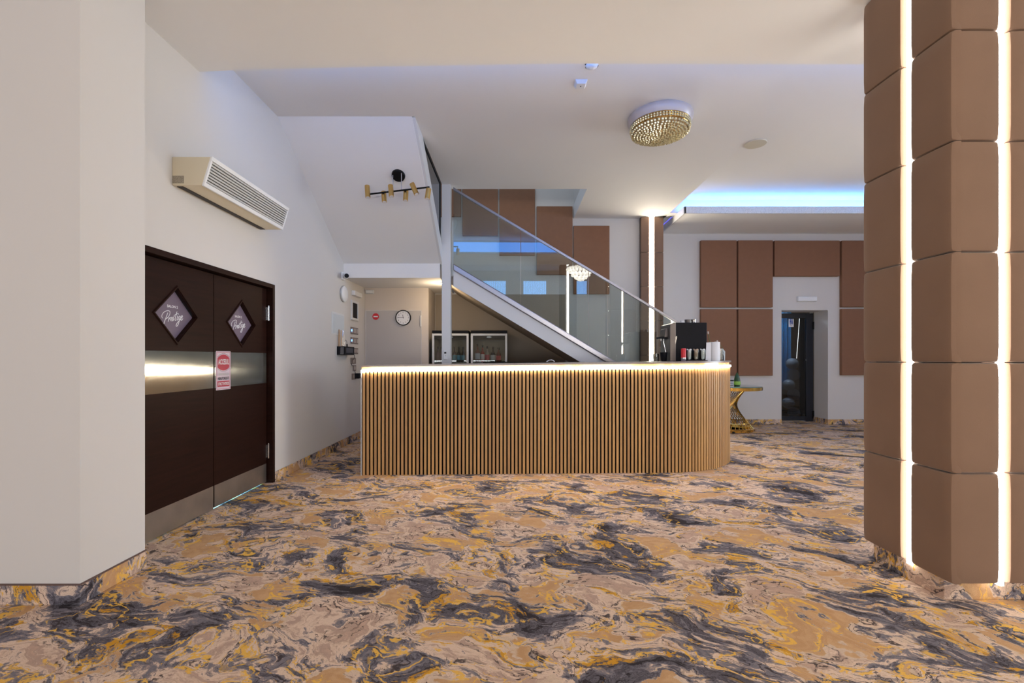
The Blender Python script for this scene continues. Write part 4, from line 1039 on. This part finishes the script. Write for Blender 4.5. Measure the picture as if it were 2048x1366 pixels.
for u in (.33, .67):
    xx = x0 + (x1 - x0) * u; zz = z0 + (z1 - z0) * .42
    b.cyl((xx, 9.0605, zz + .085), (xx, 9.0618, zz + .085), .0115, None, 14); b.box(xx - .012, xx + .012, 9.0605, 9.0618, zz + .025, zz + .070)
    if u < .5: b.box(xx - .010, xx - .002, 9.0605, 9.0618, zz - .02, zz + .027).box(xx + .002, xx + .010, 9.0605, 9.0618, zz - .02, zz + .027)
    else: b.prism([(xx - .018, zz + .0), (xx + .018, zz + .0), (xx + .010, zz + .03), (xx - .010, zz + .03)], 'y', 9.0605, 9.0618).box(xx - .007, xx + .007, 9.0605, 9.0618, zz - .02, zz + .001)
b.build('figures', 'inkblue', s, smooth=False)
text('lettering', 'WC', .03, ((x0 + x1) / 2, 9.061, z0 + .026), (1, 0, 0), (0, 0, 1), 'inkblue', s, depth=0)
# inside: curtain and tube added for reflections in the glass, and pale balloons
c = MB(); pts = []
for k in range(41): pts.append((5.32 + k * .0165, 9.75 + .025 * math.sin(k * 1.25)))
for k in range(40):
    (xa, ya_), (xb, yb_) = pts[k], pts[k + 1]
    c.add([(xa, ya_, .6), (xb, yb_, .6), (xb, yb_, 2.38), (xa, ya_, 2.38), (xa, ya_ + .01, .6), (xb, yb_ + .01, .6), (xb, yb_ + .01, 2.38), (xa, ya_ + .01, 2.38)],
          [(0, 1, 2, 3), (4, 7, 6, 5), (0, 4, 5, 1), (3, 2, 6, 7), (0, 3, 7, 4), (1, 5, 6, 2)])
tag(c.build('curtain', 'bluecurtain'), 'pleated blue lit curtain seen through the dark glass door', 'curtain')
tag(MB().cyl((5.93, 9.48, 1.25), (5.99, 9.48, 2.08), .004, None, 8).build('light_tube', 'ledp'), 'thin vertical light tube seen through the dark glass door', 'light tube')  # glowing tube stands in for a light strip mirrored in the glass
for k, (x_, z_, y_, lab) in enumerate(((5.80, 1.14, 9.42, 'pale balloon topmost in the pile behind the dark glass door'), (5.86, .91, 9.46, 'pale balloon second from the top behind the dark glass door'),
        (5.74, .70, 9.44, 'pale balloon in the middle of the pile, nearer the left of the glass'), (5.88, .50, 9.50, 'pale balloon low in the pile, nearer the door frame side'),
        (5.72, .33, 9.42, 'pale balloon second from the floor behind the dark glass door'), (5.86, .12, 9.46, 'pale balloon resting on the floor behind the dark glass door'))):
    o = MB().sph((x_, y_, z_), .118, 20, 12).build('balloon', 'balloon')
    tag(o, lab, 'balloon', 'balloons behind the glass door')

# ------------------------------------------------------------------ round gold table
tx, ty = 3.78, 7.95
s = thing('side_table', 'round gold hourglass wire table with a smoked glass top by the far wall', 'table', (tx, ty, 0))
MB().lathe([(.50, .765), (.525, .768), (.525, .775), (.50, .777)], tx, ty, 64).build('glass_top', 'tabletop', s)
MB().lathe([(.505, .712), (.53, .712), (.532, .764), (.505, .764), (.505, .712)], tx, ty, 64).build('gold_rim', 'gold', s)
MB().lathe([(.20, .045), (.385, .045), (.40, .03), (.40, .0), (.37, .0)][0:4] + [(.37, .0)], tx, ty, 48)
MB().lathe([(.33, .012), (.40, .012), (.405, .02), (.405, .055), (.395, .06), (.34, .06), (.33, .012)], tx, ty, 64).build('base_ring', 'gold', s)
b = MB(); nW = 36
for k in range(nW):
    a = 2 * PI * k / nW
    for sg in (1,):
        a2 = a + sg * 2.25
        b.cyl((tx + .385 * math.cos(a), ty + .385 * math.sin(a), .055), (tx + .27 * math.cos(a2), ty + .27 * math.sin(a2), .715), .0055, None, 6)
b.build('wire_cage', 'gold', s)
MB().tube([(tx + .34 * math.cos(2 * PI * k / 48), ty + .34 * math.sin(2 * PI * k / 48), .15) for k in range(48)], .006, 6, closed=True).build('lower_ring', 'gold', s)
for k in range(4):
    a = -.25 + k * PI / 2; MB().cyl((tx + .40 * math.cos(a), ty + .40 * math.sin(a), 0), (tx + .40 * math.cos(a), ty + .40 * math.sin(a), .03), .022, .022, 12).build('foot', 'black', s)
x_, _, _ = uY(1474, 0, 7.8)
s = thing('green_bottle', 'dark green squeeze bottle with lime label on the gold table', 'bottle', (x_, 7.8, .778))
MB().lathe([(.040, .778), (.052, .79), (.054, .85), (.045, .90), (.034, .95), (.020, .985), (.012, 1.00), (.008, 1.01)], x_, 7.8, 24).build('body', 'greendark', s)
MB().lathe([(.0555, .80), (.0565, .803), (.0565, .855), (.055, .858)], x_, 7.8, 24).build('paper_label', 'greenlabel', s)
x_ = uY(1463.5, 0, 7.75)[0]
s = thing('condiment_box', 'small black and white box beside the green bottle on the gold table', 'box', (x_, 7.75, .778))
MB().box(x_ - .05, x_ + .02, 7.72, 7.79, .778, .885).build('carton', 'paper', s, bevel=.003)
b = MB()
for k in range(3): b.box(x_ - .045, x_ + .015, 7.718, 7.72, .79 + k * .034, .808 + k * .034)
b.box(x_ - .05, x_ + .02, 7.719, 7.79, .872, .886); b.build('black_print', 'ink', s, smooth=False)

# ------------------------------------------------------------------ things on the bar
def bz(x): return ztop(x) + .0006
def bx(px, Y): return uY(px, 0, Y)[0]
def zpx(py, Y): return H - (py - VY) * Y / F
Y = 5.42
x0, x1 = bx(1350, Y), bx(1414, Y); zb = bz(x0)
s = thing('coffee_machine', 'black bean-to-cup coffee machine seen from the side on the right end of the bar', 'coffee machine', ((x0 + x1) / 2, 5.58, zb))
MB().box(x0, x1, Y, Y + .34, zb, zpx(645, Y)).build('body', 'black', s, bevel=.008)
xf = bx(1340, Y)
MB().prism([(xf, zb), (x0 + .01, zb), (x0 + .01, zpx(645.3, Y)), (x0 - .015, zpx(645.3, Y)), (xf, zpx(648.5, Y))], 'y', Y - .004, Y + .345).build('front_cover', 'greysteel', s, bevel=.005)
xh = bx(1332, Y)
MB().prism([(xh + .006, zpx(674, Y)), (xf, zpx(674, Y)), (xf, zpx(655, Y)), (xh + .018, zpx(657, Y))], 'y', Y + .07, Y + .27).build('dispenser_head', 'greysteel', s, bevel=.006)
MB().box(bx(1326, Y), xf, Y + .08, Y + .26, zpx(676.5, Y), zpx(672.5, Y)).build('spout_arm', 'black', s, bevel=.003)
b = MB(); b.tube([(bx(1334.5, Y), Y + .12, zpx(676, Y)), (bx(1334, Y), Y + .12, zpx(684, Y)), (bx(1336.5, Y), Y + .12, zpx(694, Y)), (bx(1339, Y), Y + .12, zpx(706, Y))], .009, 8).tube([(bx(1329, Y), Y + .12, zpx(676, Y)), (bx(1329, Y), Y + .12, zpx(681, Y))], .010, 8)
b.build('milk_spout', 'chrome', s)
b = MB()
for col_ in ((1360.5, 1372), (1376, 1384)):
    for k in range(7):
        z_ = zpx(651.5 + k * 2.9, Y); b.box(bx(col_[0], Y), bx(col_[1], Y), Y - .0015, Y + .004, z_ - .005, z_ + .003)
b.build('vent_slots', 'blackmat', s, smooth=False)
MB().prism([(bx(1350.5, Y), zpx(672.6, Y)), (bx(1354, Y), zpx(673, Y)), (bx(1351, Y), zpx(686, Y)), (bx(1350.5, Y), zpx(690, Y))], 'y', Y - .006, Y - .003).build('chrome_trim', 'chrome', s, smooth=False)
for (a, c, t0, t1, m_, lab) in ((1368, 1376, 639.8, 645, 'paper', 'small white cup upside down on the coffee machine'), (1377, 1389, 637.6, 645, 'greysteel', 'dark steel lid knob on top of the coffee machine'), (1390, 1400, 637.4, 645, 'chrome', 'shiny steel cup on top of the coffee machine at its right')):
    xa, xb = bx(a, Y), bx(c, Y); r_ = (xb - xa) / 2; cy_ = Y + .12
    tag(MB().lathe([(r_ * .8, zpx(645, Y) + .001), (r_ * .95, zpx(t0 + 2, Y)), (r_ * 1.02, zpx(t0, Y)), (r_ * .9, zpx(t0, Y)), (r_ * .7, zpx(644, Y))], (xa + xb) / 2, cy_, 24).build('cup', m_), lab, 'cup', 'cups on the coffee machine')
# drip cup
Y2 = 5.40
xc = bx(1333, Y2); zb = bz(xc)
tag(MB().lathe([(.028, zb), (.034, zb + .01), (.045, zpx(704.5, Y2)), (.042, zpx(704.5, Y2)), (.030, zb + .015)], xc, Y2 + .1, 24).build('coffee_cup', 'black'), 'black cup under the spout of the coffee machine', 'cup')
xc = bx(1320, Y2); zb = bz(xc)
tag(MB().lathe([(.030, zb), (.034, zb + .09), (.032, zb + .09), (.028, zb + .006)], xc, Y2 + .15, 20).build('drinking_glass', 'clear'), 'small clear drinking glass left of the black cup on the bar', 'glass')
for px in (1303, 1341):
    xc = bx(px, 5.3)
    tag(MB().lathe([(.016, bz(xc)), (.022, bz(xc) + .008), (.010, bz(xc) + .010)], xc, 5.28, 16).build('metal_disc', 'chrome'), 'small shiny metal disc lying on the bar ' + ('by the lit pillar' if px < 1320 else 'at the foot of the coffee machine front'), 'disc')
# can
Y3 = 5.30; xc = bx(1367, Y3); zb = bz(xc); zt = zpx(696.5, Y3)
s = thing('drink_can', 'red and silver drink can in front of the coffee machine', 'can', (xc, Y3, zb))
MB().lathe([(.024, zb), (.0285, zb + .006), (.0285, zb + .040)], xc, Y3, 24).build('silver_base', 'chrome', s)
MB().lathe([(.0286, zb + .040), (.0286, zt - .010), (.024, zt - .002)], xc, Y3, 24).build('red_wrap', 'red', s)
MB().lathe([(.0245, zt - .002), (.025, zt), (.022, zt + .0005)], xc, Y3, 24).build('lid', 'chrome', s)
# sachet jars on a tray
xa, xb = bx(1371.5, 5.33), bx(1412, 5.33)
tag(MB().box(xa, xb, 5.28, 5.40, bz(xa) + .0, bz(xa) + .012).build('serving_tray', mat('dark brown tray', (.03, .018, .014), .4), bevel=.003), 'dark brown tray under the sachet jars', 'tray')
for px0, px1, m_, lab in ((1373, 1384, 'paper', 'glass jar of white printed sachets next to the red can'), (1386, 1398, 'tan', 'glass jar of tan sugar sticks between the two white ones'), (1400, 1411, 'paper', 'glass jar of white sachets next to the white card holder')):
    xa, xb = bx(px0, 5.34), bx(px1, 5.34); r_ = (xb - xa) / 2; xc = (xa + xb) / 2; zb = bz(xa) + .013
    s = thing('sachet_jar', lab, 'jar', (xc, 5.34, zb), 'sachet jars')
    MB().lathe([(r_ * .85, zb), (r_, zb + .008), (r_, zb + .115), (r_ * .95, zb + .115), (r_ * .93, zb + .01), (r_ * .5, zb + .008)], xc, 5.34, 24).build('glass_jar', 'clear', s)
    b = MB()
    for k in range(9):
        a = k * .72; rr = r_ * .45; bx_ = xc + rr * math.cos(a); by_ = 5.34 + rr * math.sin(a)
        b.obox((bx_, by_, zb + .068 + .008 * math.sin(k * 2.1)), (math.cos(a * 1.3), math.sin(a * 1.3), .1), (-math.sin(a * 1.3), math.cos(a * 1.3), 0), Vector((.12 * math.cos(a), .12 * math.sin(a), 1)).normalized(), .018, .003, .112)
    b.build('sachets', m_, s, smooth=False)
    if m_ == 'paper': text('print', 'zz', .03, (xc, 5.34 - r_ * 1.01, zb + .055), (1, 0, 0), (0, 0, 1), 'inkblue', s, depth=0) if False else None
# white card holder / roll
Y4 = 5.42
xa, xb = bx(1422, Y4), bx(1443.6, Y4); zb = bz(xa)
s = thing('paper_towel_roll', 'upright white paper roll at the right end of the bar', 'paper roll', ((xa + xb) / 2, Y4 + .06, zb))
r_ = (xb - xa) / 2
MB().lathe([(r_, zb), (r_, zpx(684, Y4)), (r_ * .35, zpx(684, Y4)), (r_ * .35, zpx(684, Y4) - .02)], (xa + xb) / 2, Y4 + .06, 36).build('roll', 'paper', s)
xl = bx(1410.5, Y4)
tag(MB().prism([(xl, bz(xl)), (xa - .004, bz(xl)), (xa - .004, zpx(685, Y4)), (xl + .010, zpx(685, Y4))], 'y', Y4 - .01, Y4 - .006).build('menu_card', 'paper', smooth=False), 'white folded card standing left of the paper roll', 'card')
xk0, xk1 = bx(1445, Y4 + .1), bx(1452.5, Y4 + .1); zb = bz(xk0)
s = thing('water_pitcher', 'grey framed clear pitcher partly hidden behind the paper roll', 'pitcher', ((xk0 + xk1) / 2, Y4 + .14, zb))
MB().lathe([(.035, zb), (.04, zb + .01), (.038, zb + .13), (.036, zb + .13), (.034, zb + .012)], xk0 - .008, Y4 + .14, 24).build('body', 'clear', s)
MB().tube([(xk1 - .004, Y4 + .14, zb + .002), (xk1 - .002, Y4 + .14, zb + .11), (xk1 - .025, Y4 + .14, zb + .138), (xk0 - .04, Y4 + .14, zb + .142)], .007, 8).build('handle', 'greybox', s)
# orchid stem behind
xo = bx(1424, 5.62); zb = bz(xo)
s = thing('potted_orchid', 'small orchid with pale buds behind the white paper roll', 'plant', (xo, 5.62, zb))
MB().lathe([(.03, zb), (.04, zb + .08), (.036, zb + .08)], xo, 5.62, 20).build('pot', 'white', s)
b = MB(); b.tube([(xo, 5.62, zb + .08), (xo - .015, 5.62, zb + .2), (xo - .035, 5.62, zb + .27), (xo - .048, 5.62, zb + .34)], .0035, 6)
b.tube([(xo, 5.62, zb + .08), (xo + .05, 5.62, zb + .21), (xo + .10, 5.62, zb + .20), (xo + .135, 5.62, zb + .15), (xo + .15, 5.62, zb + .10)], .002, 6)
b.build('stems', 'leafg', s)
b = MB(); b.sph((xo - .049, 5.62, zb + .35), .011, 8, 6).sph((xo - .047, 5.62, zb + .335), .009, 8, 6).sph((xo + .055, 5.60, zb + .235), .014, 8, 6).sph((xo + .03, 5.60, zb + .225), .010, 8, 6)
b.build('buds', 'petal', s)
b = MB()
for (dx, dz, w_) in ((-.05, .20, .02), (-.03, .24, .018), (.03, .22, .018)):
    b.add([(xo, 5.62, zb + .08), (xo + dx * .5 - w_ * .4, 5.61, zb + .08 + (dz - .08) * .5), (xo + dx, 5.60, zb + dz), (xo + dx * .5 + w_ * .4, 5.63, zb + .08 + (dz - .08) * .5), (xo + dx * .5, 5.615, zb + .085 + (dz - .08) * .5)], [(0, 1, 4), (1, 2, 4), (2, 3, 4), (3, 0, 4)])
b.build('leaves', 'leafg', s)
